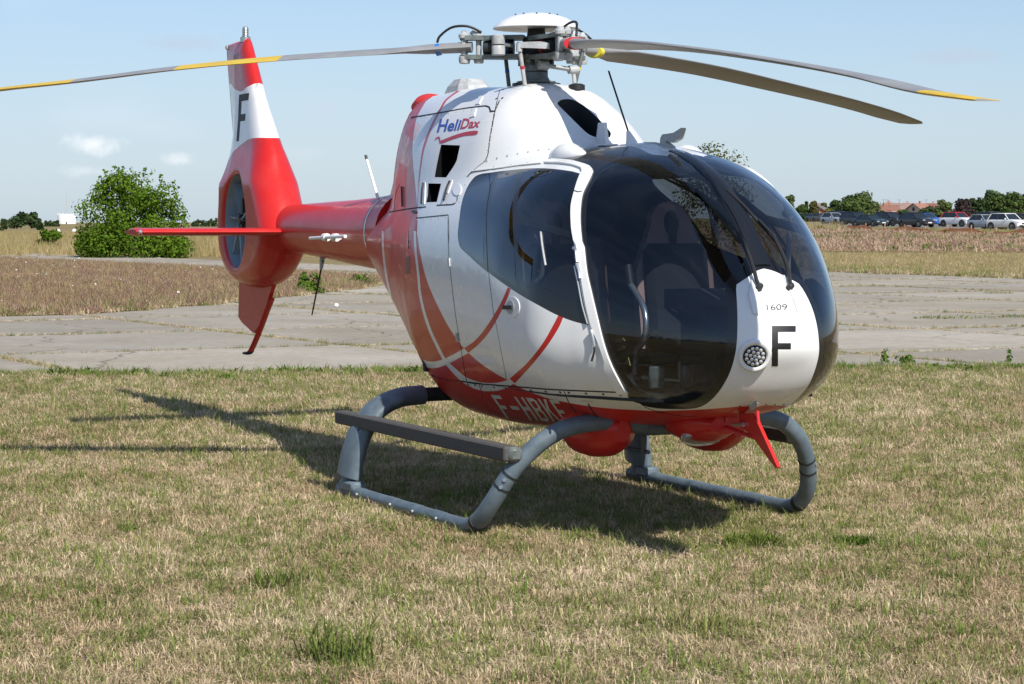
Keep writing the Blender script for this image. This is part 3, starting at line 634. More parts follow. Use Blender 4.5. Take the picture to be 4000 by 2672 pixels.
# latches, hinges, filler cap
for px in (Z('c', (453, 1125), (455, 1200), (458, 1320)), Z('c', (672, 1085), (660, 1170), (653, 1295)), Z('c', (945, 1065), (915, 1130), (880, 1265))):
    on_hull_tube(px, .0065, .008, 'cowl_latch', M['hub_dark'])
hull_plate(Z('c', (930, 1050), (965, 1055), (915, 1190), (880, 1180)), .003, 'latch_plate', M['white'])
hull_plate(Z('c', (655, 1075), (685, 1078), (678, 1300), (640, 1300)), .003, 'latch_plate', M['white'])
hull_plate([Z('c', (1010 + 45 * math.cos(a), 1155 + 60 * math.sin(a)))[0] for a in np.linspace(0, 2 * math.pi, 20, endpoint=False)], .005, 'filler_cap', M['white'])
for px in (Z('6', (592, 212), (604, 212), (608, 275), (596, 275)), Z('6', (652, 785), (664, 785), (672, 848), (658, 845))): hull_plate(px, .008, 'hinge', M['grey_light'])
for px in (Z('c', (1240, 195), (1272, 205), (1240, 280), (1200, 285)), Z('c', (1175, 330), (1205, 325), (1190, 405), (1140, 420))): hull_plate(px, .006, 'cowl_hinge', M['white'])
hull_plate(Z('6', (265, 200), (297, 200), (299, 333), (268, 333)), .0015, 'dark_red_marking', mat('dark_red', (.17, .008, .01), .4))
hull_plate([Z('c', (575 + 28 * math.cos(a), 1380 + 16 * math.sin(a)))[0] for a in np.linspace(0, 2 * math.pi, 14, endpoint=False)], .008, 'ground_stud', M['hub_dark'])
# door front hinges / links along the post
for px in (Z('5', (1225, 835), (1245, 850), (1258, 960)), Z('5', (1255, 970), (1280, 1050), (1285, 1100)), Z('7', (145, 760), (165, 830), (178, 900))): on_hull_tube(px, .009, .018, 'door_link', M['steel'])
on_hull_tube(Z('7', (180, 905), (182, 940), (160, 1020)), .006, .022, 'door_link', M['hub_dark'])
on_hull_tube(Z('5', (1230, 990), (1265, 1150), (1300, 1330), (1345, 1490)), .005, .012, 'door_seal', M['steel'])
# door stay seen on the side window
on_hull_tube(Z('5', (928, 690), (945, 830), (970, 980)), .006, .004, 'window_slide_rail', M['grey_light'])
# nose lamp
c, n = hp(*Z('8', (622, 918))[0])
nf = n * .55 + np.array([.83, 0, .05]); nf /= np.linalg.norm(nf)
lamp = MB().lathe([(.084, -.03), (.084, .003), (.079, .010), (.068, .011), (.064, .009), (.062, .006), (0, .006)], c, n, 36).build('nose_lamp', M['white'], heli)
lens = MB(); 
a1 = np.cross(n, [0, 0, 1]); a1 /= np.linalg.norm(a1); a2 = np.cross(a1, n)
for rr, k in ((0, 1), (.022, 6), (.043, 12)):
    for i in range(k):
        p = c + a1 * rr * math.cos(2 * math.pi * i / k + .2) + a2 * rr * math.sin(2 * math.pi * i / k + .2) + n * .008
        lens.lathe([(.0095, 0), (.0095, .004), (.006, .007), (0, .008)], p, n, 10)
lens.build('led_lens', M['lamp'], lamp)
MB().lathe([(.060, .0075), (0, .0075)], c, n, 24).build('reflector', M['hub_dark'], lamp)
# wiper brackets and wipers
for px in (Z('8', (595, 290), (640, 390), (650, 590), (610, 575), (570, 430)), Z('8', (850, 270), (900, 310), (945, 400), (962, 570), (915, 430))): hull_plate(px, .012, 'wiper_fairing', M['white'])
for arm, bl in ((Z('8', (655, 375), (625, 330), (575, 200), (530, 90), (470, -40)), Z('4', (1110, 1440), (960, 1250), (840, 1090), (740, 980), (620, 850))),
                (Z('8', (898, 372), (875, 300), (838, 190), (790, 80), (740, -30)), Z('4', (1560, 1500), (1420, 1330), (1300, 1200), (1150, 1030), (960, 850)))):
    wp = on_hull_tube(arm, .011, [.02, .04, .045, .045, .04], 'wiper', M['black'])
    q = hp(*arm[0], .02)[0]; MB().lathe([(.018, -.03), (.018, .012), (.01, .02)], q, hp(*arm[0])[1], 14).build('pivot', M['hub_dark'], wp)
    on_hull_tube(bl, .009, .012, 'wiper_blade', M['black'], parent=wp)
    on_hull_tube([arm[-1], bl[len(bl) // 2], ], .008, [.04, .024], 'wiper_arm', M['black'], parent=wp, smooth=True)
# ---------------- tail boom
def ell(x, c, w, h, n=32, p=2.0):
    a = np.linspace(0, 2 * np.pi, n, endpoint=False); ca, sa = np.cos(a), np.sin(a)
    return np.stack([np.full(n, x), w * np.sign(ca) * np.abs(ca) ** (2 / p), c + h * np.sign(sa) * np.abs(sa) ** (2 / p)], -1)
bs = [(-2.05, 1.66, .27, .285), (-2.3, 1.655, .245, .275), (-2.64, 1.65, .228, .262), (-3.1, 1.655, .21, .242), (-3.5, 1.665, .196, .225), (-4.0, 1.673, .18, .207), (-4.5, 1.68, .168, .19), (-4.9, 1.685, .155, .18), (-5.1, 1.69, .14, .17)]
boom = MB().loft([ell(*b) for b in bs]).build('tail_boom', M['red'], heli)
MB().loft([ell(-2.31, 1.655, .2465, .2765), ell(-2.335, 1.655, .2455, .2755)], cap=False).build('joint_band', M['white'], boom)
for z in (0, 1): pass
# ---------------- fin with the fan tunnel
FC = (-5.45, 1.74); FR = .385
le = [(-4.40, 1.66), (-4.52, 1.868), (-4.72, 2.13), (-4.908, 2.403), (-5.30, 2.83), (-5.68, 3.28)]
te = [(-6.40, 3.272), (-6.43, 3.22), (-6.30, 2.75), (-6.20, 2.42), (-6.14, 2.22), (-6.13, 2.0), (-6.16, 1.78), (-6.15, 1.58), (-6.06, 1.40), (-5.90, 1.27), (-5.70, 1.21), (-5.40, 1.185), (-5.10, 1.20), (-4.85, 1.25), (-4.62, 1.36), (-4.48, 1.49)]
fo = np.array(list(catmull(np.array(le), n=8)) + list(catmull(np.array(te), n=6)))
def build_fin():
    n = len(fo); pts = [tuple(q) for q in fo]; ed = [(i, (i + 1) % n) for i in range(n)]
    k = 56; a = np.linspace(0, 2 * np.pi, k, endpoint=False)
    ring = [(FC[0] + FR * math.cos(t), FC[1] + FR * math.sin(t)) for t in a]; b = len(pts); pts += ring; ed += [(b + i, b + (i + 1) % k) for i in range(k)]
    for rr in (FR + .012, FR + .03, FR + .06): pts += [(FC[0] + rr * math.cos(t), FC[1] + rr * math.sin(t)) for t in a]
    LOC = np.array([(-6.45, 2.21), (-6.1, 2.23), (-5.9, 2.27), (-5.65, 2.34), (-5.4, 2.39), (-5.1, 2.42), (-4.4, 2.40)]); HIC = np.array([(-6.6, 2.94), (-6.2, 2.925), (-5.9, 2.87), (-5.62, 2.83), (-5.42, 2.865), (-5.25, 2.89), (-4.6, 2.87)])
    curves = [catmull(LOC, n=8), catmull(HIC, n=8)]
    for cu_ in curves:
        b = len(pts); pts += [tuple(q) for q in cu_]; ed += [(b + i, b + i + 1) for i in range(len(cu_) - 1)]
    cen = fo.mean(0)
    # inner offset rings of the outline give a rounded edge
    seg = np.roll(fo, -1, 0) - fo
    def dist(P):
        P = np.asarray(P, float)[:, None]; d = np.clip(((P - fo) * seg).sum(-1) / ((seg ** 2).sum(-1) + 1e-12), 0, 1); return np.linalg.norm(P - (fo + d[..., None] * seg), axis=-1).min(1)
    gx, gz = np.meshgrid(np.arange(-6.5, -4.3, .035), np.arange(1.15, 3.35, .035)); g = np.stack([gx.ravel(), gz.ravel()], -1)
    g = g[pip(fo, g)]; g = g[(dist(g) > .02) & (np.hypot(g[:, 0] - FC[0], g[:, 1] - FC[1]) > FR + .075)]; pts += [tuple(q) for q in g]
    tt = np.stack([-np.roll(seg, 0, 0)[:, 1], seg[:, 0]], -1); tt /= np.linalg.norm(tt, axis=1)[:, None] + 1e-9
    for dd in (.004, .012):
        for s_ in (1, -1):
            q = fo + tt * dd * s_; q = q[pip(fo, q)]; pts += [tuple(z) for z in q]
    V, E, Fc, *_ = delaunay_2d_cdt([Vector(q) for q in pts], ed, [], 0, 1e-5)
    V = np.array([v[:] for v in V]); Fc = np.array([f[:] for f in Fc]); cc = V[Fc].mean(1)
    Fc = Fc[pip(fo, cc) & (np.hypot(cc[:, 0] - FC[0], cc[:, 1] - FC[1]) > FR * .999)]
    D = dist(V); z = V[:, 1]; rad = np.hypot(V[:, 0] - FC[0], V[:, 1] - FC[1])
    # half thickness: slim fin above, fat shroud round the fan
    Tm = np.interp(z, [1.15, 1.5, 2.05, 2.35, 2.7, 3.3], [.19, .20, .20, .125, .085, .055])
    lead = np.interp(z, [1.15, 1.9, 2.4, 3.3], [.16, .20, .20, .14])
    u = np.clip(D / lead, 0, 1); H = Tm * np.sqrt(np.maximum(0, 1 - (1 - u) ** 2))
    tap = np.interp(V[:, 0] - np.interp(z, [1.2, 2.2, 3.27], [-6.15, -6.14, -6.42]), [0, .10, .45], [.12, .3, 1]); bl_ = np.clip((z - 2.05) / .45, 0, 1); H = H * (1 - bl_ + bl_ * tap)
    lip = np.clip((rad - FR) / .06, 0, 1); H = H - .03 * (1 - np.sqrt(np.maximum(0, 1 - (1 - lip) ** 2)))
    H = np.maximum(H, .004); n = len(V)
    A = np.stack([V[:, 0], -H, V[:, 1]], -1); B = np.stack([V[:, 0], H, V[:, 1]], -1)
    cnt = {}
    for f in Fc:
        for p, q in ((f[0], f[1]), (f[1], f[2]), (f[2], f[0])):
            e = (min(p, q), max(p, q)); cnt[e] = cnt.get(e, 0) + 1
    mb = MB(); mb.add(np.concatenate([A, B]), [tuple(f) for f in Fc] + [tuple(n + i for i in f) for f in Fc] + [(p, q, n + q, n + p) for (p, q), c in cnt.items() if c == 1 and not (rad[p] < FR + .002 and rad[q] < FR + .002)])
    # paint by height: red shroud, white band, red tip with a dipped border
    allv = np.concatenate(mb.v); fc = np.array([allv[list(f)].mean(0) for f in mb.f])
    lo = np.interp(fc[:, 0], curves[0][:, 0], curves[0][:, 1]); hi = np.interp(fc[:, 0], curves[1][:, 0], curves[1][:, 1])
    mb.m = [int(1 if (l < z_ < h) else 0) for z_, l, h in zip(fc[:, 2], lo, hi)]
    o = mb.build('tail_fin', [M['red'], M['white']], None, angle=60)
    # tunnel wall
    t = MB(); yy = [(-.172, 1.0), (-.10, .985), (0, .98), (.10, .985), (.172, 1.0)]
    S = [[(FC[0] + FR * f * math.cos(x), y, FC[1] + FR * f * math.sin(x)) for x in a] for y, f in yy]
    t.loft(S, cap=False); d = t.build('fan_tunnel', M['tunnel'], o)
    return o
M['tunnel'] = mat('tunnel_grey', (.24, .31, .35), .45)
fin = build_fin(); fin.parent = heli
piv = Matrix.Translation((-5.45, 0, 0)) @ Matrix.Rotation(R(-4), 4, 'Z') @ Matrix.Translation((5.45, 0, 0)); fin.matrix_local = piv
fan = empty('tail_fan', parent=heli); fan.matrix_local = piv
for i in range(8):
    a = 2 * math.pi * i / 8 + .4; ca, sa = math.cos(a), math.sin(a); secs = []
    for rr, ch, tw in ((.10, .07, 40), (.2, .078, 32), (.30, .08, 24), (.372, .08, 20)):
        c = np.array([FC[0] + rr * ca, .0, FC[1] + rr * sa]); tg = np.array([-sa, 0, ca]); d = tg * math.cos(R(tw)) + np.array([0, 1, 0]) * math.sin(R(tw)); nn = np.cross(d, [ca, 0, sa])
        secs.append([c + d * ch / 2, c + nn * .008, c - d * ch / 2, c - nn * .008])
    MB().loft(secs).build('fan_blade', M['tunnel'], fan)
hubm = MB().lathe([(.11, .02), (.11, .10), (.07, .13), (0, .13)], (FC[0], 0, FC[1]), (0, 1, 0), 24)
hubm.lathe([(.085, -.10), (.085, .03)], (FC[0], 0, FC[1]), (0, 1, 0), 20).lathe([(.03, -.15), (.05, -.10)], (FC[0], 0, FC[1]), (0, 1, 0), 14)
hubm.build('fan_hub', M['hub_dark'], fan)
for i in range(7):
    a = 2 * math.pi * i / 7 + .2; p0 = np.array([FC[0] + .07 * math.cos(a), -.09, FC[1] + .07 * math.sin(a)]); p1 = np.array([FC[0] + .375 * math.cos(a + .15), -.08, FC[1] + .375 * math.sin(a + .15)])
    tg = np.array([-math.sin(a), .25, math.cos(a)]) * .012; MB().add([p0 + s1 * tg + np.array([0, s2 * .055, 0]) for s1 in (-1, 1) for s2 in (-1, 1)] + [p1 + s1 * tg * .6 + np.array([0, s2 * .06, 0]) for s1 in (-1, 1) for s2 in (-1, 1)], [(0, 1, 3, 2), (4, 5, 7, 6), (0, 1, 5, 4), (2, 3, 7, 6), (0, 2, 6, 4), (1, 3, 7, 5)]).build('stator_vane', M['tunnel'], fan, smooth=False)
mm = MB(); mm.tube([(FC[0] - .15, -.135, FC[1] + .02), (FC[0] + .12, -.135, FC[1] + .02)], .012, 8).box((FC[0] - .02, -.13, FC[1] + .02), (.06, .04, .07)).box((FC[0] + .07, -.12, FC[1] + .13), (.06, .05, .12)).box((FC[0] + .07, -.13, FC[1] - .06), (.05, .04, .06))
mm.build('pitch_control', M['hub_dark'], fan)
# trailing rim, lower fin, tail skid, beacon
MB().prism([(-6.17, .10, 2.14), (-6.34, .10, 1.98), (-6.40, .10, 1.72), (-6.36, .10, 1.50), (-6.16, .10, 1.28), (-6.02, .10, 1.38), (-6.02, .10, 2.1)], (0, .02, 0)).build('rear_rim_plate', M['red'], fin)
MB().prism([(-5.86, 0, 1.30), (-5.90, 0, .92), (-5.80, 0, .875), (-5.50, 0, .80), (-5.36, 0, .86), (-5.17, 0, 1.03), (-4.92, 0, 1.30)], (0, .035, 0)).build('lower_fin', M['red'], heli, smooth=False)
ts = MB(); pth = catmull(np.array([(-5.06, 0, 1.10), (-5.18, 0, 1.00), (-5.36, 0, .84), (-5.56, 0, .68), (-5.66, 0, .625), (-5.76, 0, .618)]), n=6)
ts.tube(pth, .030, 10, sq=(.9, .35)); tsk = ts.build('tail_skid', M['red'], heli)
MB().tube(pth[-10:] + np.array([0, 0, -.002]), .033, 10, sq=(.95, .40)).build('wear_shoe', M['black'], tsk)
bc = MB().lathe([(.045, -.03), (.045, .01), (.03, .02)], (-5.78, 0, 3.285), seg=20).build('anti_collision_light', M['steel'], fin)
bl = MB()
for i in range(5): bl.lathe([(.026, .02 + i * .014), (.028, .026 + i * .014), (.026, .032 + i * .014)], (-5.78, 0, 3.285), seg=16)
bl.lathe([(.022, .02), (.022, .10), (0, .104)], (-5.78, 0, 3.285), seg=16); bl.build('lens', M['steel'], bc)
MB().lathe([(.02, -.03), (.025, .0), (.015, .03), (0, .035)], (-6.40, 0, 3.255), (-1, 0, .1), 14).build('tail_light', M['grey_light'], fin)
def flat_text(txt, quad, name, m, parent, off):
    """text on the fin side: quad of (x, z), y from off"""
    V, Fc = text_tris(txt); px = [quad_map(a, b, quad) for a, b in V]; return MB().add([(p[0], off, p[1]) for p in px], Fc).build(name, m, parent, smooth=False)
fy = -.092
qf = [(-5.66, 2.84), (-5.30, 2.84), (-5.30, 2.33), (-5.66, 2.33)]
qf = [(-5.69, 2.805), (-5.39, 2.805), (-5.34, 2.41), (-5.64, 2.41)]
for sg in (-1, 1):
    mbF = MB()
    for pl in block_letter('F'):
        P = []
        for (a0, b0), (a1, b1) in zip(pl, pl[1:] + pl[:1]):
            for i in range(4): P.append(quad_map(a0 + (a1 - a0) * i / 4, b0 + (b1 - b0) * i / 4, qf))
        V, F = fill_poly(P, .03)
        BVf = BVHTree.FromObject(fin, bpy.context.evaluated_depsgraph_get())
        W = []
        for q in V:
            h = BVf.ray_cast(Vector((q[0], sg * 1.0, q[1])), Vector((0, -sg, 0))); W.append((q[0], (h[0].y if h[0] else sg * .09) + sg * .002, q[1]))
        mbF.add(W, F)
    mbF.build('fin_letter', M['black'], fin, smooth=False)
    V, Fc = text_tris('1609'); W = []
    for a, b in V:
        q = quad_map(a, b, [(-5.98, 3.165), (-5.79, 3.165), (-5.79, 3.115), (-5.98, 3.115)]) if sg < 0 else quad_map(1 - a, b, [(-5.98, 3.165), (-5.79, 3.165), (-5.79, 3.115), (-5.98, 3.115)])
        h = BVf.ray_cast(Vector((q[0], sg * 1.0, q[1])), Vector((0, -sg, 0))); W.append((q[0], (h[0].y if h[0] else sg * .06) + sg * .002, q[1]))
    MB().add(W, Fc).build('fin_number', M['grey_light'], fin, smooth=False)
# stabiliser
def airfoil(y, xl, ch, z, t=.12, n=14):
    u = (1 - np.cos(np.linspace(0, np.pi, n))) / 2; yt = 5 * t * (.2969 * np.sqrt(u) - .126 * u - .3516 * u ** 2 + .2843 * u ** 3 - .1036 * u ** 4) * ch
    up = np.stack([xl - u * ch, np.full(n, y), z + yt], -1); dn = np.stack([xl - u * ch, np.full(n, y), z - yt], -1)[1:-1][::-1]; return np.concatenate([up, dn])
stab = MB().loft([airfoil(y, x, .42, 1.655, .15) for y, x in ((-1.24, -4.42), (-.6, -4.36), (0, -4.29), (.6, -4.36), (1.24, -4.42))]).build('stabiliser', M['red'], heli)
for sg in (-1, 1):
    MB().loft([airfoil(sg * 1.24, -4.415, .43, 1.655, .155), airfoil(sg * 1.29, -4.42, .42, 1.655, .155), airfoil(sg * 1.31, -4.44, .38, 1.655, .11)]).build('tip_cap', M['red'], stab)
    MB().lathe([(.028, -.02), (.026, .04), (.016, .07), (0, .08)], (-4.45, sg * 1.27, 1.655), (.85, sg * .5, 0), 16).build('position_light', M['clear'], stab)
    MB().lathe([(.018, -.02), (.017, .03), (0, .05)], (-4.45, sg * 1.27, 1.655), (.85, sg * .5, 0), 12).build('lamp_core', M['lamp'], stab)
# boom probe, whip aerials
pr = MB().tube([(-3.42, -.255, 1.61), (-2.55, -.30, 1.63)], .013, 10)
for x in (-3.05, -2.85): pr.box((x, -.245, 1.62), (.035, .09, .03)).lathe([(.03, -.03), (.03, .03)], (x, -.265, 1.62), (1, 0, 0), 12)
pr.build('homing_aerial', M['white'], heli)
o1 = at_plane(*Z('k', (872, 475))[0], 1, -.08); o2 = at_plane(*Z('k', (838, 356))[0], 1, -.12)
ma = MB().tube([o1, o1 * .93 + o2 * .07], [.035, .02], 10, mi=1); ma.tube([o1 * .95 + o2 * .05, o1 * .08 + o2 * .92], [.012, .009], 8, mi=0).tube([o1 * .08 + o2 * .92, o2], .010, 8, mi=2); ma.build('whip_aerial', [M['white'], M['red'], M['black']], heli)
o1 = at_plane(*Z('k', (740, 596))[0], 1, -.03); o2 = at_plane(*Z('k', (715, 722))[0], 1, -.03)
ma = MB().tube([o1 + np.array([0, 0, .05]), o1 * .85 + o2 * .15], [.025, .014], 10, mi=1); ma.tube([o1, o2], [.008, .006], 8); ma.build('belly_aerial', [M['black'], M['grey_light']], heli)
o1 = at_plane(*Z('k', (1449, 330))[0], 1, 0.); o2 = at_plane(*Z('k', (1395, 163))[0], 1, 0.)
ma = MB().tube([o1 + np.array([0, 0, -.03]), o1 + (o2 - o1) * .03, o1 + (o2 - o1) * .17], [.05, .035, .012], 12, mi=1, sq=(1, .6)).tube([o1 + (o2 - o1) * .14, o2], .0055, 8); ma.build('roof_aerial', [M['black'], M['white']], heli)
o1 = at_plane(*Z('3', (1330, 185))[0], 1, 0.); 
MB().prism([o1 + np.array(q) for q in ((-.07, 0, 0), (.07, 0, -.01), (.035, 0, .125), (-.035, 0, .125))], (0, .022, 0)).box(o1 + np.array([0, 0, -.008]), (.22, .1, .014), bev=.005).build('blade_aerial', M['white'], heli)
# cowl step fairing left and right of the intake
for sg in (-1, 1):
    q = at_plane(*Z('3', (930, 190))[0], 1, -.38)
    s_ = [(q[0] + dx, sg * (.38 + 0), q[2]) for dx in (0,)]
    secs = [[(q[0] + dx, sg * .38 + w * math.cos(a), q[2] - .075 + h * math.sin(a)) for a in np.linspace(0, 2 * math.pi, 18, endpoint=False)] for dx, w, h in ((-.16, .02, .02), (-.11, .065, .065), (-.03, .08, .088), (.06, .075, .08), (.16, .05, .045), (.24, .015, .012))]
    MB().loft(secs).build('roof_fairing', M['white'], heli)
# exhaust, beacon cover on the cowl
o1 = at_plane(*Z('c', (1115, 115))[0], 1, 0.)
MB().loft([[(o1[0] + sx * fx + ox, sy * fy_, o1[2] + z) for sx, sy in ((-1, -.6), (-.6, -1), (.6, -1), (1, -.6), (1, .6), (.6, 1), (-.6, 1), (-1, .6))] for fx, fy_, ox, z in ((.19, .13, 0, -.06), (.15, .11, .01, .01), (.09, .08, .02, .055))]).build('cowl_air_outlet', M['grey_light'], heli, smooth=False)
o1 = at_plane(*Z('c', (760, 215))[0], 1, 0.)
ex = MB().loft([[(o1[0] + .02 * k - dx, r_ * .72 * math.cos(a), o1[2] + z + r_ * math.sin(a) * .42) for a in np.linspace(0, 2 * math.pi, 24, endpoint=False)] for k, (dx, r_, z) in enumerate(((-.24, .14, -.12), (-.1, .17, -.06), (.08, .17, -.04), (.18, .155, -.06)))]).build('exhaust_cover', M['red_cover'] if 'red_cover' in M else mat('red_cover', (.62, .03, .02), .6), heli)
# wire cutters
tri = [at_plane(*q, 1, 0.) for q in Z('4', (40, 345), (38, 318), (70, 300), (150, 300), (225, 318), (246, 312), (252, 255), (272, 214), (335, 205), (395, 196), (440, 168), (482, 140), (490, 150), (470, 215), (455, 262), (385, 308), (335, 292), (312, 288), (318, 308), (365, 345), (395, 395), (430, 440), (470, 480), (490, 512), (440, 505), (340, 470), (200, 420))]
uc = MB().prism(tri, (0, .03, 0)).build('roof_wire_cutter', M['grey_light'], heli, smooth=False)
bp_ = [top_st(x, 0) for x in np.linspace(1.15, 1.86, 14)]
secs = []
for i, (s, t) in enumerate(bp_):
    x = XN - s * s; w = np.interp(x, [1.15, 1.3, 1.6, 1.86], [.03, .10, .085, .02]); l = []
    for yy, h in ((-1, -.004), (-.9, .008), (-.2, .014), (.2, .014), (.9, .008), (1, -.004)):
        st_ = top_st(x, yy * w); l.append(st3(*st_, h)[0])
    secs.append(l)
MB().loft(secs).build('cutter_base', M['white'], uc)
tri = [at_plane(*q, 1, 0.) for q in Z('b', (1395, 150), (1500, 150), (1555, 225), (1745, 645), (1728, 658), (1590, 470), (1500, 345), (1430, 290), (1390, 215))]
lc = MB().prism(tri, (0, .02, 0)).build('belly_wire_cutter', M['red'], heli, smooth=False)
for a, b in (((1060, 195), (1540, 385)), ((1545, 130), (1562, 300)), ((1260, 140), (1265, 230))):
    MB().tube([at_plane(*Z('b', a)[0], 1, 0.), at_plane(*Z('b', b)[0], 1, 0.)], .010, 10).build('strut', M['red'], lc)
MB().tube([at_plane(*Z('b', q)[0], 1, -.02) for q in ((1330, 255), (1420, 253))], .012, 8).build('bolt', M['steel'], lc)
pl = [at_plane(*q, 1, -.03) for q in Z('b', (1475, 85), (1530, 40), (1555, 60), (1545, 85), (1490, 130))]; MB().prism(pl, (0, .006, 0)).build('tape_tag', M['grey_light'], heli, smooth=False)
pl = [at_plane(*q, 1, -.05) for q in Z('b', (678, 210), (712, 205), (718, 275), (702, 335), (678, 335))]; MB().prism(pl, (0, .004, 0)).build('drain_tag', M['grey_light'], heli, smooth=False)
MB().tube([(1.38, .02, .52), (1.38, .02, .42)], .016, 8).tube([(1.16, .02, .43), (1.44, .02, .43)], .012, 8).build('drain_pipe', M['grey'], heli)
# belly pods where the front cross tube enters, landing light
for sg in (-1, 1):
    secs = []
    for x, w, zb_ in ((1.22, .03, .53), (1.29, .11, .47), (1.40, .155, .435), (1.54, .165, .43), (1.68, .155, .445), (1.79, .11, .49), (1.86, .04, .54)):
        secs.append([(x, sg * .36 + w * math.cos(a), .60 + (.60 - zb_) * math.sin(a)) for a in np.linspace(0, 2 * math.pi, 24, endpoint=False)])
    MB().loft(secs).build('crosstube_fairing', M['red'], heli)
secs = [[(x, w * math.cos(a), .66 + h * math.sin(a)) for a in np.linspace(0, 2 * math.pi, 24, endpoint=False)] for x, w, h in ((1.80, .08, .06), (1.90, .14, .11), (2.05, .16, .12), (2.2, .15, .10), (2.34, .09, .05))]
ll = MB().loft(secs).build('landing_light', M['red'], heli)
MB().lathe([(.105, -.02), (.105, .004), (.095, .010), (.09, .004), (0, .002)], (2.12, -.03, .565), (.35, -.15, -.92), 24).build('lens', M['lamp'], ll)
# ---------------- skid gear
for sg in (-1, 1):
    pth = catmull(np.array([(1.80, .18, .615), (1.79, .35, .64), (1.78, .52, .645), (1.755, .70, .605), (1.71, .84, .505), (1.645, .94, .37), (1.56, 1.005, .215), (1.46, 1.03, .115), (1.34, 1.035, .062), (1.15, 1.035, .05), (.5, 1.035, .05), (-.2, 1.035, .05), (-.60, 1.035, .05), (-.70, 1.035, .052)]), n=7) * np.array([1, sg, 1])
    i0 = int(np.argmin(np.abs(pth[:, 0] - 1.30) + 10 * (pth[:, 2] > .2)))
    r = np.interp(np.arange(len(pth)), [0, i0 - 6, i0 + 4, len(pth)], [.049, .049, .039, .037])
    sk = MB().tube(pth, r, 20).build('skid', M['grey'], heli)
    for k in (int(i0 * .62), int(i0 * .66), i0 - 7, i0 - 6): 
        d = pth[k + 1] - pth[k]; MB().lathe([(r[k] + .003, -.006), (r[k] + .003, .006)], pth[k], d, 20).build('collar', M['hub_dark'], sk)
    for x in (.9, .55, .2, -.35):
        MB().lathe([(.039, -.09), (.0405, -.085), (.0405, .085), (.039, .09)], (x, sg * 1.035, .05), (1, 0, 0), 20).build('wear_sleeve', M['grey'], sk)
        MB().lathe([(.008, 0), (.008, .010), (.004, .013)], (x + .04, sg * 1.073, .055), (0, sg, -.1), 8).build('bolt', M['grey_light'], sk)
    for q in ((1.62, .955, .34), (1.605, .97, .30), (1.60, .955, .34)): MB().lathe([(.011, 0), (.011, .012)], (q[0] + .045, sg * (q[1] + .025), q[2]), (.7, sg * .6, .3), 8).build('bolt', M['steel'], sk)
    # rear leg: tube in a wide streamlined fairing
    lp = catmull(np.array([(-.50, .55, .64), (-.50, .72, .625), (-.51, .86, .56), (-.525, .95, .44), (-.545, 1.00, .30), (-.56, 1.03, .14)]), n=7)
    secs = []
    for i, p in enumerate(lp):
        t = np.gradient(lp, axis=0)[i]; t /= np.linalg.norm(t); b = np.array([1., 0, 0]); b -= t * (b @ t); b /= np.linalg.norm(b); nn = np.cross(t, b); ch = np.interp(i, [0, 8, len(lp)], [.085, .135, .165])
        u = np.linspace(0, 2 * np.pi, 24, endpoint=False); e = np.stack([np.cos(u), np.sin(u)], -1); wd = .062 * (1 - .25 * (e[:, 0] < 0) * np.abs(e[:, 0]))
        secs.append((p + (e[:, 0] * ch - .02)[:, None] * b + (e[:, 1] * wd)[:, None] * nn) * np.array([1, sg, 1]))
    rl = MB().loft(secs).build('rear_leg_fairing', M['grey'], heli)
    MB().tube(np.array([(-.50, .2, .645), (-.50, .56, .642)]) * np.array([1, sg, 1]), .045, 14).build('cross_tube', M['hub_dark'], rl)
    MB().tube(np.array([(-.555, 1.025, .17), (-.56, 1.035, .06)]) * np.array([1, sg, 1]), .055, 14).box((-.50, sg * 1.035, .085), (.24, .10, .07), bev=.015).build('saddle', M['grey'], rl)
    # step plank
    xf = 1.72 if sg < 0 else 1.50; st = MB().box(((xf - .88) / 2, sg * .965, .487), (xf + .88, .09, .082), bev=.010); stp = st.build('step', M['step'], heli, angle=30)
    MB().box((xf - .01, sg * .945, .485), (.06, .085, .085), bev=.02).build('bracket', M['hub_grey'], stp)
    MB().box((-.50, sg * .985, .40), (.10, .05, .10), bev=.01).build('bracket', M['black'], stp)
MB().tube([(1.80, -.2, .615), (1.80, .2, .615)], .052, 16).build('front_cross_tube', M['grey'], heli)
MB().tube([(-.50, -.25, .645), (-.50, .25, .645)], .045, 14).build('rear_cross_tube', M['hub_dark'], heli)
# ---------------- main rotor
AZ = [-3.9, 117.16, -122.84]
ZB = {0: ([.41, 1.40, 2.22, 3.17, 3.99, 4.53, 5.0], [2.803, 2.732, 2.643, 2.519, 2.396, 2.298, 2.237]),
      1: ([.41, .72, 1.82, 2.96, 4.25, 5.0], [2.83, 2.827, 2.791, 2.712, 2.603, 2.512]),
      2: ([.41, .96, 1.6, 2.26, 2.94, 3.46, 5.0], [2.815, 2.795, 2.761, 2.707, 2.63, 2.579, 2.34])}
BANDS = {0: [(4.62, 5.1)], 1: [], 2: [(1.60, 2.264), (2.937, 3.60), (4.3, 5.1)]}
mast = MB().lathe([(.12, 2.50), (.12, 2.60), (.085, 2.605), (.072, 2.63), (.070, 2.70), (.074, 2.702), (.074, 2.712), (.09, 2.715), (.105, 2.74), (.105, 2.77)], seg=28).build('rotor_mast', M['hub_grey'], heli)
MB().lathe([(.15, 2.56), (.15, 2.588), (.13, 2.592)], seg=24).build('mast_flange', M['hub_dark'], mast)
MB().lathe([(.0715, 2.655), (.0735, 2.657), (.0735, 2.66), (.0715, 2.662)], seg=28).build('clamp_ring', M['hub_dark'], mast)
hub = MB().lathe([(.05, 2.72), (.12, 2.735), (.125, 2.76), (.10, 2.775), (.085, 2.80), (.085, 2.86), (.06, 2.875), (.05, 2.94)], seg=28).build('rotor_hub', M['hub_dark'], heli)
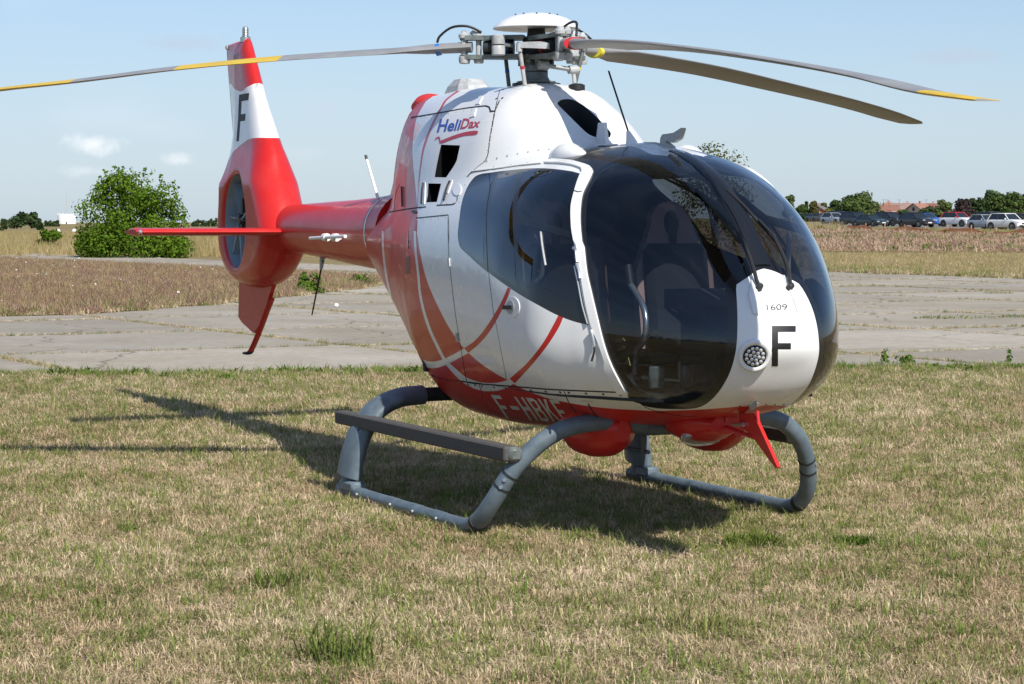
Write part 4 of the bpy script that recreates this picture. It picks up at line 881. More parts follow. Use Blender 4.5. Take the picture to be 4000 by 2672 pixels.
for i in range(9):
    a = 2 * math.pi * i / 9; MB().lathe([(.014, -.03), (.014, .01), (.008, .02)], (.10 * math.cos(a), .10 * math.sin(a), 2.725), seg=8).build('hub_bolt', M['hub_dark'], hub)
dome = MB().lathe([(.268, 2.922), (.270, 2.926), (.262, 2.938), (.235, 2.962), (.19, 2.988), (.13, 3.008), (.07, 3.019), (0, 3.022)], seg=48).lathe([(.26, 2.926), (.20, 2.958), (.10, 2.975), (0, 2.98)], seg=48).build('hub_cap', M['white'], heli)
for i in range(10):
    a = 2 * math.pi * i / 10 + .2; MB().lathe([(.006, 0), (.006, .008), (.003, .010)], (.135 * math.cos(a), .135 * math.sin(a), 3.003), seg=8).build('screw', M['hub_dark'], dome)
band_m = [M['red_band'], M['yellow_band'], M['blue_band']]
for b, az in enumerate(AZ):
    a = R(az); er = np.array([math.cos(a), math.sin(a), 0]); et = np.array([-math.sin(a), math.cos(a), 0]); ez = np.array([0, 0, 1.])
    pt = lambda r, t, z: er * r + et * t + ez * z
    z0 = ZB[b][1][0]
    arm = MB()
    for zz in (z0 - .062, z0 + .055):
        pl = [pt(.07, -.085, zz), pt(.20, -.075, zz), pt(.32, -.045, zz), pt(.44, -.055, zz), pt(.475, -.03, zz), pt(.475, .03, zz), pt(.44, .055, zz), pt(.32, .045, zz), pt(.20, .075, zz), pt(.07, .085, zz)]
        arm.prism(pl, (0, 0, .026))
    arm = arm.build('rotor_arm', M['hub_grey'], hub, smooth=False)
    for r_, t_ in ((.45, .03), (.45, -.03), (.36, 0)):
        MB().lathe([(.028, -.10), (.032, -.085), (.032, -.06), (.018, -.055), (.018, .05), (.032, .055), (.034, .075), (.02, .085), (.012, .10)], pt(r_, t_ * .8, z0), seg=14).build('blade_bolt', M['grey_light'], arm)
    MB().tube([pt(.14, 0, z0 - .005), pt(.25, 0, z0 - .005), pt(.33, 0, z0 - .005)], [.052, .050, .042], 16).build('elastomeric_bearing', M['hub_dark'], arm)
    MB().tube([pt(.17, 0, z0 - .005), pt(.195, 0, z0 - .005)], .055, 16).build('colour_band', band_m[b], arm)
    for sg in (-1, 1):
        q = pt(.215, .15 * 1, z0); MB().lathe([(.041, sg * .004), (.042, sg * .006), (.042, sg * .058), (.038, sg * .062), (0, sg * .062)], q, seg=20).build('lag_damper', M['grey_light'], arm)
    MB().box(pt(.19, .09, z0), (.10, .14, .02), rot=np.stack([er, et, ez], 1)).build('damper_plate', M['hub_grey'], arm)
    MB().tube(catmull(np.array([pt(.34, .02, z0 + .09), pt(.42, .05, z0 + .125), pt(.52, .05, z0 + .12), pt(.60, .02, z0 + .07), pt(.62, .01, z0 + .03)]), n=5), .008, 8).build('bonding_cable', M['black'], arm)
    MB().tube([pt(.38, 0, z0 + .075), pt(.40, 0, z0 + .10)], .022, 12).tube([pt(.46, .01, z0 - .10), pt(.46, .01, z0 - .07)], .018, 10).build('droop_stop', M['grey_light'], arm)
    # pitch horn and link
    hz = MB().prism([pt(.22, -.05, z0 + .01), pt(.34, -.05, z0 - .01), pt(.30, -.13, z0 - .005), pt(.24, -.21, z0 + .0), pt(.21, -.21, z0 + .0)], (0, 0, .035)).build('pitch_horn', M['grey_light'], arm, smooth=False)
    p1, p0 = pt(.225, -.20, z0 - .01), pt(.19, -.15, 2.565)
    lk = MB().tube([p0, p1], .013, 10).tube([p1 - [0, 0, .03], p1 + [0, 0, .02]], .02, 10).build('pitch_link', M['hub_grey'] if b else M['grey_light'], heli)
    MB().tube([p0 * .58 + p1 * .42, p0 * .5 + p1 * .5], .0142, 10).build('colour_band', band_m[b], lk)
    # blade
    rs = np.concatenate([[.40, .46, .56, .68, .82, 1.0], np.linspace(1.15, 4.85, 38), [4.93, 4.985, 5.0]])
    bnd = sorted(x for q in BANDS[b] for x in q if x < 5); rs = np.unique(np.concatenate([rs, bnd]))
    secs = []
    for r_ in rs:
        ch = np.interp(r_, [.40, .56, .82, 1.0, 4.6, 4.93, 5.0], [.11, .12, .20, .26, .26, .20, .11]); th = np.interp(r_, [.40, .56, .82, 1.0, 5.0], [.62, .55, .20, .12, .09])
        z = float(pchip(*ZB[b], np.array([r_]))[0]); tw = R(np.interp(r_, [.4, 1.0, 5.0], [3, 11, 2]))
        u = (1 - np.cos(np.linspace(0, np.pi, 13))) / 2; yt = 5 * th * (.2969 * np.sqrt(u) - .126 * u - .3516 * u ** 2 + .2843 * u ** 3 - .1036 * u ** 4) * ch
        yt = np.maximum(yt, np.where((u > 0) & (u < 1), .0015, 0)) if r_ > .9 else yt
        # clockwise rotor: leading edge on the -et side
        xs = (u - .3) * ch; sweep = 0.
        up = [pt(r_, x * math.cos(tw) + sweep + y * math.sin(tw), z + y * math.cos(tw) - x * math.sin(tw)) for x, y in zip(xs, yt)]
        dn = [pt(r_, x * math.cos(tw) + sweep - y * math.sin(tw), z - y * math.cos(tw) - x * math.sin(tw)) for x, y in zip(xs, yt)][1:-1][::-1]
        secs.append(np.array(up + dn))
    mb = MB(); mb.loft(secs); k = len(secs[0])
    mids = (rs[:-1] + rs[1:]) / 2; mi = []
    for r_ in mids: mi += [1 if any(q0 < r_ < q1 for q0, q1 in BANDS[b]) else 0] * k
    mb.m = mi + [0, 0]
    bl = mb.build('rotor_blade', [M['blade'], M['yellow']], heli, angle=50)
    MB().tube([pt(.60, 0, z0 - .012), pt(.625, 0, z0 - .014)], [.066, .074], 20, sq=(1, .52)).build('colour_band', band_m[b], bl)
# swash-plate scissors
sc_ = MB(); e = np.array([.42, .9, 0]); e /= np.linalg.norm(e)
d = np.array([CH * 1.0, -SH * 0, 0]);
pA, pB, pC = np.array([.10, .0, 2.695]), np.array([.19, .16, 2.665]), np.array([.19, .17, 2.585])
sc_.tube([pA, pB], .018, 10, sq=(1.3, .8)).lathe([(.03, -.03), (.03, .03)], pA, (0, 1, 0), 14).lathe([(.026, -.03), (.026, .03)], pB, (0, 1, 0), 14).tube([pB, pC], .013, 10)
sc_.build('scissor_link', M['grey_light'], mast)
MB().lathe([(.05, -.02), (.05, .012), (.03, .02)], (.28, .14, 2.555), seg=18).build('boot', M['black'], mast)
# ---------------- cabin interior
M['carpet'] = mat('cabin_floor_grey', (.03, .03, .032), .9)
fl_secs = []
for x in np.linspace(-.3, 2.42, 24):
    s_ = math.sqrt(XN - x); th_ = np.linspace(math.pi, 1.5 * math.pi, 60); q = hull(np.full(60, s_), th_); yw = float(np.interp(-.84, -q[:, 2], -q[:, 1])) - .03
    fl_secs.append([(x, -yw, .80), (x, yw, .80), (x, yw, .84), (x, -yw, .84)])
MB().loft(fl_secs).build('cabin_floor', M['carpet'], heli, smooth=False)
sec_b = np.array([[-.32, y, z] for y, z in [(-.62, .8), (.62, .8), (.68, 1.3), (.62, 1.75), (.45, 2.05), (-.45, 2.05), (-.62, 1.75), (-.68, 1.3)]])
MB().prism(sec_b, (.03, 0, 0)).build('rear_bulkhead', M['lining'], heli, smooth=False)
def seat(x, y, mauve):
    st = MB().box((x + .12, y, 1.05), (.48, .46, .13), bev=.05).build('seat_cushion', M['seat'], heli)
    MB().box((x + .10, y, .86), (.36, .38, .28), bev=.03).build('seat_base', M['lining'], st)
    # shell with a rounded top and a belt hole
    a = np.linspace(0, math.pi, 18); r1 = .135; zc_ = 1.72
    out = [(y - .25, 1.0), (y - .255, 1.45), (y - .16, 1.66)] + [(y - r1 * math.cos(t), zc_ + r1 * math.sin(t)) for t in a] + [(y + .16, 1.66), (y + .255, 1.45), (y + .25, 1.0)]
    hole = [(y + .05 * math.cos(t), 1.725 + .075 * math.sin(t)) for t in np.linspace(0, 2 * math.pi, 22, endpoint=False)]
    n = len(out); h = len(hole); V, E, Fc, *_ = delaunay_2d_cdt([Vector(q) for q in out + hole], [(i, (i + 1) % n) for i in range(n)] + [(n + i, n + (i + 1) % h) for i in range(h)], [], 0, 1e-5)
    V = np.array([v[:] for v in V]); Fc = np.array([f[:] for f in Fc]); cc = V[Fc].mean(1); Fc = Fc[pip(np.array(out), cc) & ~pip(np.array(hole), cc)]
    lean = lambda z: x - .10 - (z - 1.05) * .16
    A = [(lean(z) + .03, yy, z) for yy, z in V]; B = [(lean(z) - .03, yy, z) for yy, z in V]; m = len(V); cnt = {}
    for f in Fc:
        for p, q in ((f[0], f[1]), (f[1], f[2]), (f[2], f[0])): cnt[(min(p, q), max(p, q))] = cnt.get((min(p, q), max(p, q)), 0) + 1
    MB().add(A + B, [tuple(f) for f in Fc] + [tuple(m + i for i in f) for f in Fc] + [(p, q, m + q, m + p) for (p, q), c in cnt.items() if c == 1]).build('seat_back', M['mauve'], st, smooth=False)
    MB().box((lean(1.33) + .05, y, 1.33), (.09, .42, .56), rot=np.array(Matrix.Rotation(R(-9), 3, 'Y')), bev=.04).build('back_cushion', M['seat'], st)
    MB().box((lean(1.66) + .03, y, 1.64), (.02, .05, .22)).build('belt', M['black'], st)
seat(1.22, .38, True); seat(1.22, -.38, True)
rb = MB().box((.12, 0, 1.02), (.5, 1.15, .14), bev=.05).build('rear_bench', M['seat'], heli)
MB().box((-.16, 0, 1.36), (.12, 1.15, .62), rot=np.array(Matrix.Rotation(R(-10), 3, 'Y')), bev=.05).build('bench_back', M['mauve'], rb)
ip = MB().loft([[(2.20, y, z) for y, z in ((-.20, .80), (.20, .80), (.20, 1.20), (.30, 1.28), (.30, 1.38), (-.30, 1.38), (-.30, 1.28), (-.20, 1.20))], [(2.50, y * .8, z) for y, z in ((-.20, .85), (.20, .85), (.20, 1.16), (.28, 1.24), (.28, 1.30), (-.28, 1.30), (-.28, 1.24), (-.20, 1.16))]]).build('instrument_console', M['lining'], heli, smooth=False)
for i in range(4): MB().lathe([(.042, 0), (.042, .01), (.034, .012), (.03, .008), (0, .008)], (2.20, -.19 + .125 * i, 1.33), (-1, 0, 0), 18).build('gauge', M['black'], ip)
for sg in (-1, 1):
    p = at_plane
    cs = MB().tube(catmull(np.array([(1.98, sg * .36, .83), (1.99, sg * .36, .98), (2.02, sg * .365, 1.05), (2.10, sg * .37, 1.10), (2.13, sg * .37, 1.19), (2.09, sg * .365, 1.28), (2.0, sg * .36, 1.35), (1.93, sg * .36, 1.40)]), n=6), .017, 10).build('cyclic_stick', M['silver'], heli)
    MB().lathe([(.09, 0), (.085, .03), (.04, .06), (.03, .09)], (1.98, sg * .36, .83), seg=20).build('boot', M['lining'], cs)
    MB().tube([(1.93, sg * .36, 1.40), (1.90, sg * .36, 1.50)], .024, 10).build('grip', M['black'], cs)
    for k in (-1, 1): MB().box((2.30, sg * .30 + k * .1, .92), (.03, .09, .12), bev=.01).build('pedal', M['hub_grey'], heli)
    MB().tube(catmull(np.array([(1.66, sg * .80, 1.66), (1.70, sg * .775, 1.60), (1.70, sg * .775, 1.46), (1.66, sg * .80, 1.40)]), n=5), .014, 8).build('grab_handle', M['grey_light'], heli)
    MB().tube([(.7, sg * .55, 1.02), (1.2, sg * .62, 1.16)], .016, 8).build('collective_lever', M['silver'], heli)
for px, yy in ((Z('7', (343, 840), (410, 830), (432, 855), (345, 872)), -.55), (Z('7', (425, 1050), (458, 1000), (476, 1072)), -.50), (Z('7', (362, 925), (400, 900), (430, 905), (415, 935), (375, 940)), -.53)):
    MB().prism([at_plane(*q, 1, yy) for q in px], (0, .004, 0)).build('card', M['paper'], heli, smooth=False)
MB().box((2.02, -.25, 1.0), (.22, .16, .05), bev=.01).build('kneeboard_tray', M['lining'], heli)
# roof console and cross bar
MB().box((1.25, 0, 2.03), (.7, .22, .10), bev=.03).build('roof_console', M['lining'], heli)
# thin yaw string on the windshield post
# ================================================================== ground
def smoothstep(a, b, x): t = min(1, max(0, (x - a) / (b - a))); return t * t * (3 - 2 * t)
def terr(x, y):
    """the land rises slowly to the right of the runway"""
    if y < 105: return 0.
    side = smoothstep(-.06, .10, x / y); return side * (.0076 * (min(y, 300) - 105) + .003 * max(0, min(y, 900) - 300))
def noise_col(n, l, vec, scale, detail, c0, c1, lo=.35, hi=.65, rough=.6):
    t = n.new('ShaderNodeTexNoise'); t.inputs['Scale'].default_value = scale; t.inputs['Detail'].default_value = detail; t.inputs['Roughness'].default_value = rough; l.new(vec, t.inputs['Vector'])
    r = n.new('ShaderNodeValToRGB'); r.color_ramp.elements[0].position = lo; r.color_ramp.elements[0].color = (*c0, 1); r.color_ramp.elements[1].position = hi; r.color_ramp.elements[1].color = (*c1, 1); l.new(t.outputs['Fac'], r.inputs[0]); return t, r
def mixn(n, l, fac, a, b, mode='MIX'):
    m = n.new('ShaderNodeMix'); m.data_type = 'RGBA'; m.blend_type = mode
    if isinstance(fac, float): m.inputs['Factor'].default_value = fac
    else: l.new(fac, m.inputs['Factor'])
    l.new(a, m.inputs['A']); l.new(b, m.inputs['B']); return m.outputs['Result']
def ground_mat(name, ca, cb, cc, s1=.25, s2=3., s3=40., bump=.6):
    m, n, l, p = new_mat(name); geo = n.new('ShaderNodeNewGeometry'); v = geo.outputs['Position']
    _, a = noise_col(n, l, v, s1, 6, ca, cb); _, b = noise_col(n, l, v, s2, 8, ca, cc, .4, .7)
    x = mixn(n, l, .5, a.outputs[0], b.outputs[0])
    t3, c = noise_col(n, l, v, s3, 6, (.45, .45, .45), (1.35, 1.35, 1.35), .3, .7)
    x = mixn(n, l, .75, x, c.outputs[0], 'MULTIPLY'); l.new(x, p.inputs['Base Color']); p.inputs['Roughness'].default_value = .95; p.inputs['Specular IOR Level'].default_value = .1
    bp = n.new('ShaderNodeBump'); bp.inputs['Strength'].default_value = bump; bp.inputs['Distance'].default_value = .05; l.new(t3.outputs['Fac'], bp.inputs['Height']); l.new(bp.outputs[0], p.inputs['Normal'])
    return m
G_DRY = ground_mat('dry_turf', (.22, .155, .085), (.30, .22, .13), (.14, .13, .05))
G_FIELD = ground_mat('stubble_earth', (.29, .18, .115), (.37, .25, .165), (.22, .16, .09), .05, .6, 6.)
G_BASE = ground_mat('meadow', (.25, .19, .09), (.33, .25, .13), (.17, .15, .06), .02, .3, 4.)
def sheet(name, xs, ys, m, z0, zf=None, kind='structure', parent=None):
    xs, ys = np.asarray(xs, float), np.asarray(ys, float); V = [(x, y, (zf(x, y) if zf else 0) + z0) for y in ys for x in xs]; k = len(xs)
    F = [(j * k + i, j * k + i + 1, (j + 1) * k + i + 1, (j + 1) * k + i) for j in range(len(ys) - 1) for i in range(k - 1)]
    o = MB().add(V, F).build(name, m, parent, recalc=False); tag(o, kind=kind); return o
gx = np.concatenate([[-6000, -3000, -1500, -800], np.linspace(-500, 500, 81), [800, 1500, 3000, 6000]])
gy = np.concatenate([[-6000, -2000, -600, -200, -60], np.linspace(0, 100, 9), np.linspace(105, 320, 44), np.linspace(340, 900, 40), [1200, 2000, 4000, 9000]])
ground = sheet('ground', gx, gy, G_BASE, -.06, terr); tag(ground, 'broad dry meadow land reaching to the horizon', None)
def poly_sheet(name, poly, m, z, zf=None, cell=None, kind='structure'):
    P = [tuple(q) for q in poly]
    if cell: V, F = fill_poly(P, cell)
    else: V, F = np.array(P), [tuple(range(len(P)))]
    o = MB().add([(x, y, z + (zf(x, y) if zf else 0)) for x, y in V], F).build(name, m, recalc=False, smooth=False)
    if o.data.polygons and o.data.polygons[0].normal.z < 0:
        o.data.flip_normals()
    tag(o, kind=kind); return o
# near lawn with a ragged far edge
edge = lambda x: 26.3 + .125 * x + .35 * smooth_noise(x * .8, 1) + .12 * smooth_noise(x * 4.0, 2)
lawn_poly = [(-26, -8), (26, -8)] + [(x, edge(x)) for x in np.arange(26, -26.1, -.2)]
lawn = poly_sheet('lawn', lawn_poly, G_DRY, 0.0); tag(lawn, 'dry tufted lawn the helicopter stands on', None)
# runway: cast slabs on a 5.1 m grid
GA = R(29); gu, gv = np.array([math.cos(GA), math.sin(GA)]), np.array([-math.sin(GA), math.cos(GA)])
def concrete_mat():
    m, n, l, p = new_mat('old_concrete'); geo = n.new('ShaderNodeNewGeometry'); v = geo.outputs['Position']
    _, a = noise_col(n, l, v, .35, 8, (.30, .27, .225), (.42, .38, .32), .3, .7); _, b = noise_col(n, l, v, 6, 8, (.25, .222, .185), (.44, .40, .335), .3, .7)
    x = mixn(n, l, .45, a.outputs[0], b.outputs[0])
    oi = n.new('ShaderNodeObjectInfo'); mr = n.new('ShaderNodeMapRange'); mr.inputs[3].default_value = .86; mr.inputs[4].default_value = 1.08; l.new(oi.outputs['Random'], mr.inputs[0])
    hs = n.new('ShaderNodeHueSaturation'); l.new(x, hs.inputs['Color']); l.new(mr.outputs[0], hs.inputs['Value']); x = hs.outputs[0]
    # hairline cracks and dark weathering
    vo = n.new('ShaderNodeTexVoronoi'); vo.feature = 'DISTANCE_TO_EDGE'; vo.inputs['Scale'].default_value = .22
    wr = n.new('ShaderNodeTexNoise'); wr.inputs['Scale'].default_value = 1.2; wr.inputs['Detail'].default_value = 5; l.new(v, wr.inputs['Vector'])
    ad = n.new('ShaderNodeMix'); ad.data_type = 'RGBA'; ad.blend_type = 'ADD'; ad.inputs['Factor'].default_value = .8; l.new(v, ad.inputs['A']); l.new(wr.outputs['Color'], ad.inputs['B']); l.new(ad.outputs['Result'], vo.inputs['Vector'])
    cr_ = n.new('ShaderNodeValToRGB'); cr_.color_ramp.elements[0].position = .0; cr_.color_ramp.elements[0].color = (.30, .28, .24, 1); cr_.color_ramp.elements[1].position = .007; cr_.color_ramp.elements[1].color = (1, 1, 1, 1); l.new(vo.outputs['Distance'], cr_.inputs[0])
    x = mixn(n, l, .8, x, cr_.outputs[0], 'MULTIPLY')
    _, stn = noise_col(n, l, v, .16, 7, (.80, .76, .68), (1.08, 1.07, 1.05), .38, .6, .7); x = mixn(n, l, .8, x, stn.outputs[0], 'MULTIPLY')
    t3, c = noise_col(n, l, v, 60, 4, (.75, .75, .75), (1.2, 1.2, 1.2), .3, .7); x = mixn(n, l, .7, x, c.outputs[0], 'MULTIPLY')
    l.new(x, p.inputs['Base Color']); p.inputs['Roughness'].default_value = .9; p.inputs['Specular IOR Level'].default_value = .2
    bp = n.new('ShaderNodeBump'); bp.inputs['Strength'].default_value = .3; bp.inputs['Distance'].default_value = .01; l.new(t3.outputs['Fac'], bp.inputs['Height']); l.new(bp.outputs[0], p.inputs['Normal'])
    return m
M['concrete'] = concrete_mat()
RUN = [(-16, 24), (20, 24), (20, 60), (15.9, 69.6), (11.4, 79.5), (6, 92), (-1, 100), (-6.6, 104), (-16, 107), (-34, 112), (-40, 132), (-26, 128), (-14, 124), (4, 112), (30, 60), (30, 20)]
RUN_A = [(-60, 20), (22, 22), (22, 56), (15.9, 69.6), (11.4, 79.5), (7, 88), (2, 90), (-5, 90), (-11.5, 100), (-27, 128), (-60, 187)]
# grass island between the two strips (left)
isl = catmull(np.array([(-60, 24), (-22, 33.5), (-9.5, 41.8), (-7.2, 45.6), (-6.0, 50.2), (-4.3, 58), (-3.7, 64), (-4.6, 71.5), (-11.5, 84.5), (-27, 112), (-60, 171)]), n=6)
isl = np.array([(x + .25 * smooth_noise(i * .8, 3), y + .25 * smooth_noise(i * .9, 5)) for i, (x, y) in enumerate(isl)])
taxi = poly_sheet('runway', RUN_A, mat('joint_soil', (.06, .05, .03), .95, var=.4, vscale=2), -.05); tag(taxi, 'old concrete runway of square slabs with weedy joints', None)
slab_me = None; slab_xy = []
SL = 5.1
def slab_mesh(cx, cy):
    g = .07; h = SL / 2 - g; V = []; 
    top = [(-h, -h), (h, -h), (h, h), (-h, h)]
    b = .02; V = [(x, y, -.12) for x, y in top] + [(x, y, -b) for x, y in top] + [(x - math.copysign(b, x), y - math.copysign(b, y), 0) for x, y in top]
    F = [(8, 9, 10, 11)] + [(i, (i + 1) % 4, 4 + (i + 1) % 4, 4 + i) for i in range(4)] + [(4 + i, 4 + (i + 1) % 4, 8 + (i + 1) % 4, 8 + i) for i in range(4)]
    return V, F
cells = []
for i in range(-14, 30):
    for j in range(-2, 34):
        c = gu * (i * SL + .8) + gv * (j * SL + 1.2); cx, cy = c
        if cy < 23 or cy > 145 or abs(cx) > .30 * cy + 8: continue
        if not pip(np.array(RUN_A), np.array([c]))[0]: continue
        cn = [c + gu * a * SL / 2 + gv * b * SL / 2 for a in (-1, 1) for b in (-1, 1)]
        if pip(isl, np.array(cn)).all(): continue
        if all(q[1] < edge(q[0]) - .3 for q in cn): continue
        cells.append((i, j, c))
V, F = slab_mesh(0, 0); sb = MB().add(V, F).build('slab', M['concrete'], taxi, smooth=False); sb_me = sb.data
for n_, (i, j, c) in enumerate(cells):
    o = sb if n_ == 0 else sb.copy()
    if n_: COL.objects.link(o); o.parent = taxi
    o.location = (c[0], c[1], -.012 + .006 * math.sin(i * 3.1 + j * 1.7)); o.rotation_euler = (.0012 * math.sin(i * 2.2 + j), .0012 * math.cos(j * 1.3 + i), GA)
island = poly_sheet('grass_island', isl, G_BASE, .004, cell=3.); tag(island, 'strip of tall reddish weeds between the concrete strips', None)
# verge and stubble field to the right
verge = poly_sheet('verge', [(15.9 + 14, 44), (15.9, 69.4), (11.4, 79.3), (7, 87.8), (2, 90), (2, 104.5), (4, 118), (14, 123), (26, 120), (40, 100), (60, 60)], G_DRY, -.03, None, 4.)
tag(verge, 'grassy verge along the far runway edge', None)
fx = lambda d: (d * .02, d * .34)
field_pts = [(2.5, 119), (15, 123.5), (40, 114), (70, 100)] + [(x, 225) for x in np.arange(110, 0, -8)] + [(2, 190)]
field = poly_sheet('stubble_field', [(1.5, 118), (14, 123.3), (27, 119.5), (45, 108), (80, 108), (62, 120), (44.3, 160), (38.5, 192), (32.7, 223), (14, 232), (8, 232)], G_FIELD, .03, terr, 5.)
tag(field, 'bare brown stubble field beyond the runway', None)
lot = poly_sheet('car_park', [(8, 264), (28, 256), (40, 243), (46, 226), (54, 205), (80, 190), (100, 190), (100, 340), (8, 340)], ground_mat('gravel', (.20, .18, .16), (.26, .24, .21), (.17, .15, .12), .2, 2, 20), .05, terr, 12.)
tag(lot, 'gravel strip where the visitors cars are parked', None)
# ------------------------------------------------------------------ grass (scattered clumps)
def leaf_mat(name, c0, c1, c2, scale=.7, trans=.35):
    m = bpy.data.materials.new(name); m.use_nodes = True; n, l = m.node_tree.nodes, m.node_tree.links
    for x in list(n): n.remove(x)
    o = n.new('ShaderNodeOutputMaterial'); d = n.new('ShaderNodeBsdfDiffuse'); t = n.new('ShaderNodeBsdfTranslucent'); mx = n.new('ShaderNodeMixShader'); mx.inputs[0].default_value = trans
    geo = n.new('ShaderNodeNewGeometry'); oi = n.new('ShaderNodeObjectInfo')
    _, a = noise_col(n, l, geo.outputs['Position'], scale, 5, c0, c1, .38, .62)
    rm = n.new('ShaderNodeMix'); rm.data_type = 'RGBA'; rm.inputs['B'].default_value = (*c2, 1)
    mr = n.new('ShaderNodeMapRange'); mr.inputs[1].default_value = .55; mr.inputs[2].default_value = 1.0; l.new(oi.outputs['Random'], mr.inputs[0])
    ri = n.new('ShaderNodeMapRange'); ri.inputs[3].default_value = .62; ri.inputs[4].default_value = 1.38; l.new(geo.outputs['Random Per Island'], ri.inputs[0])
    l.new(mr.outputs[0], rm.inputs['Factor']); l.new(a.outputs[0], rm.inputs['A'])
    hs = n.new('ShaderNodeHueSaturation'); l.new(rm.outputs['Result'], hs.inputs['Color']); l.new(ri.outputs[0], hs.inputs['Value'])
    l.new(hs.outputs[0], d.inputs[0]); l.new(hs.outputs[0], t.inputs[0]); l.new(d.outputs[0], mx.inputs[1]); l.new(t.outputs[0], mx.inputs[2]); l.new(mx.outputs[0], o.inputs[0])
    return m
M['grass_dry'] = leaf_mat('dry_grass_blade', (.54, .40, .255), (.71, .57, .395), (.29, .275, .115))
M['grass_green'] = leaf_mat('green_grass_blade', (.13, .185, .04), (.22, .25, .075), (.30, .28, .11))
M['weed_red'] = leaf_mat('red_weed', (.33, .205, .15), (.42, .275, .20), (.42, .34, .19), .25)
M['weed_straw'] = leaf_mat('straw_weed', (.38, .29, .14), (.46, .36, .19), (.25, .24, .09), .3)
M['stubble'] = leaf_mat('stubble_straw', (.40, .28, .19), (.50, .38, .27), (.30, .20, .13), .3)
M['leaf_green'] = leaf_mat('broad_leaf', (.07, .14, .02), (.13, .20, .035), (.18, .22, .05), 3.)
def clump(nb, rad, hmin, hmax, wid, lean, rs, seg=2):
    mb = MB()
    for _ in range(nb):
        a, r_ = rs.uniform(0, 2 * math.pi), rad * math.sqrt(rs.random()); b = np.array([r_ * math.cos(a), r_ * math.sin(a), -.005]); h = rs.uniform(hmin, hmax); d = rs.uniform(0, 2 * math.pi); le = lean * rs.uniform(.2, 1.3) * h
        w = wid * rs.uniform(.6, 1.3); pd = np.array([math.cos(d + 1.57), math.sin(d + 1.57), 0]) * w / 2; dv = np.array([math.cos(d), math.sin(d), 0])
        p0, p1, p2 = b, b + dv * le * .3 + [0, 0, h * .6], b + dv * le + [0, 0, h * math.sqrt(max(.12, 1 - (le / h * .6) ** 2))]
        mb.add([p0 - pd, p0 + pd, p1 + pd * .8, p1 - pd * .8, p2], [(0, 1, 2, 3), (3, 2, 4)])
    return mb
def clump_set(name, m, specs, rs):
    col = bpy.data.collections.new(name)
    for i, sp in enumerate(specs):
        mb = clump(*sp, rs); me = bpy.data.meshes.new(name); me.from_pydata(np.concatenate(mb.v).tolist(), [], mb.f); me.materials.append(m)
        o = bpy.data.objects.new(name + '_tuft', me); col.objects.link(o)
    return col
def scatter(name, surf, col, density, seed, smin, smax, label, nscale=0., nlo=.4, nhi=.6, tilt=.15, dmin=0.):
    """instances of the tufts of a collection over the faces of a sheet"""
    ng = bpy.data.node_groups.new(name, 'GeometryNodeTree'); ng.interface.new_socket('Geometry', in_out='INPUT', socket_type='NodeSocketGeometry'); ng.interface.new_socket('Geometry', in_out='OUTPUT', socket_type='NodeSocketGeometry')
    n, l = ng.nodes, ng.links; gi, go = n.new('NodeGroupInput'), n.new('NodeGroupOutput')
    dp = n.new('GeometryNodeDistributePointsOnFaces'); dp.inputs['Seed'].default_value = seed; dp.inputs['Density'].default_value = density; l.new(gi.outputs[0], dp.inputs['Mesh'])
    if nscale > 0:
        t = n.new('ShaderNodeTexNoise'); t.inputs['Scale'].default_value = nscale; t.inputs['Detail'].default_value = 4; ps = n.new('GeometryNodeInputPosition'); vm = n.new('ShaderNodeVectorMath'); vm.operation = 'ADD'; vm.inputs[1].default_value = (seed * 7.3, seed * 3.1, 0)
        l.new(ps.outputs[0], vm.inputs[0]); l.new(vm.outputs[0], t.inputs['Vector']); mr = n.new('ShaderNodeMapRange'); mr.inputs[1].default_value = nlo; mr.inputs[2].default_value = nhi; mr.inputs[3].default_value = dmin * density; mr.inputs[4].default_value = density; l.new(t.outputs[0], mr.inputs[0]); l.new(mr.outputs[0], dp.inputs['Density'])
    ci = n.new('GeometryNodeCollectionInfo'); ci.inputs['Collection'].default_value = col; ci.inputs['Separate Children'].default_value = True; ci.inputs['Reset Children'].default_value = True
    ip_ = n.new('GeometryNodeInstanceOnPoints'); ip_.inputs['Pick Instance'].default_value = True; l.new(dp.outputs['Points'], ip_.inputs['Points']); l.new(ci.outputs[0], ip_.inputs['Instance'])
    rv = n.new('FunctionNodeRandomValue'); rv.data_type = 'FLOAT_VECTOR'; rv.inputs[0].default_value = (-tilt, -tilt, 0); rv.inputs[1].default_value = (tilt, tilt, 6.283); l.new(rv.outputs[0], ip_.inputs['Rotation'])
    rs_ = n.new('FunctionNodeRandomValue'); rs_.data_type = 'FLOAT'; rs_.inputs[2].default_value = smin; rs_.inputs[3].default_value = smax; l.new(rs_.outputs[1], ip_.inputs['Scale'])
    l.new(ip_.outputs[0], go.inputs[0])
    me = surf.data.copy() if hasattr(surf, 'data') else surf; o = bpy.data.objects.new(name, me); COL.objects.link(o)
    md = o.modifiers.new('scatter', 'NODES'); md.node_group = ng; tag(o, label, 'grass', kind='stuff'); return o
rs = random.Random(11)
C_DRY = clump_set('dry', M['grass_dry'], [(26, .095, .02, .065, .0045, 1.6), (28, .10, .02, .055, .005, 1.9), (20, .08, .03, .085, .0042, 1.1), (32, .11, .012, .04, .005, 2.4), (26, .10, .02, .05, .006, 2.2)], rs)
C_GRN = clump_set('green', M['grass_green'], [(24, .07, .03, .08, .005, 1.2), (28, .08, .02, .065, .005, 1.5), (18, .05, .04, .12, .005, .9)], rs)
C_TALL = clump_set('tall', M['weed_straw'], [(18, .18, .15, .45, .012, .7), (20, .22, .12, .38, .014, .9), (16, .18, .2, .55, .010, .6)], rs)
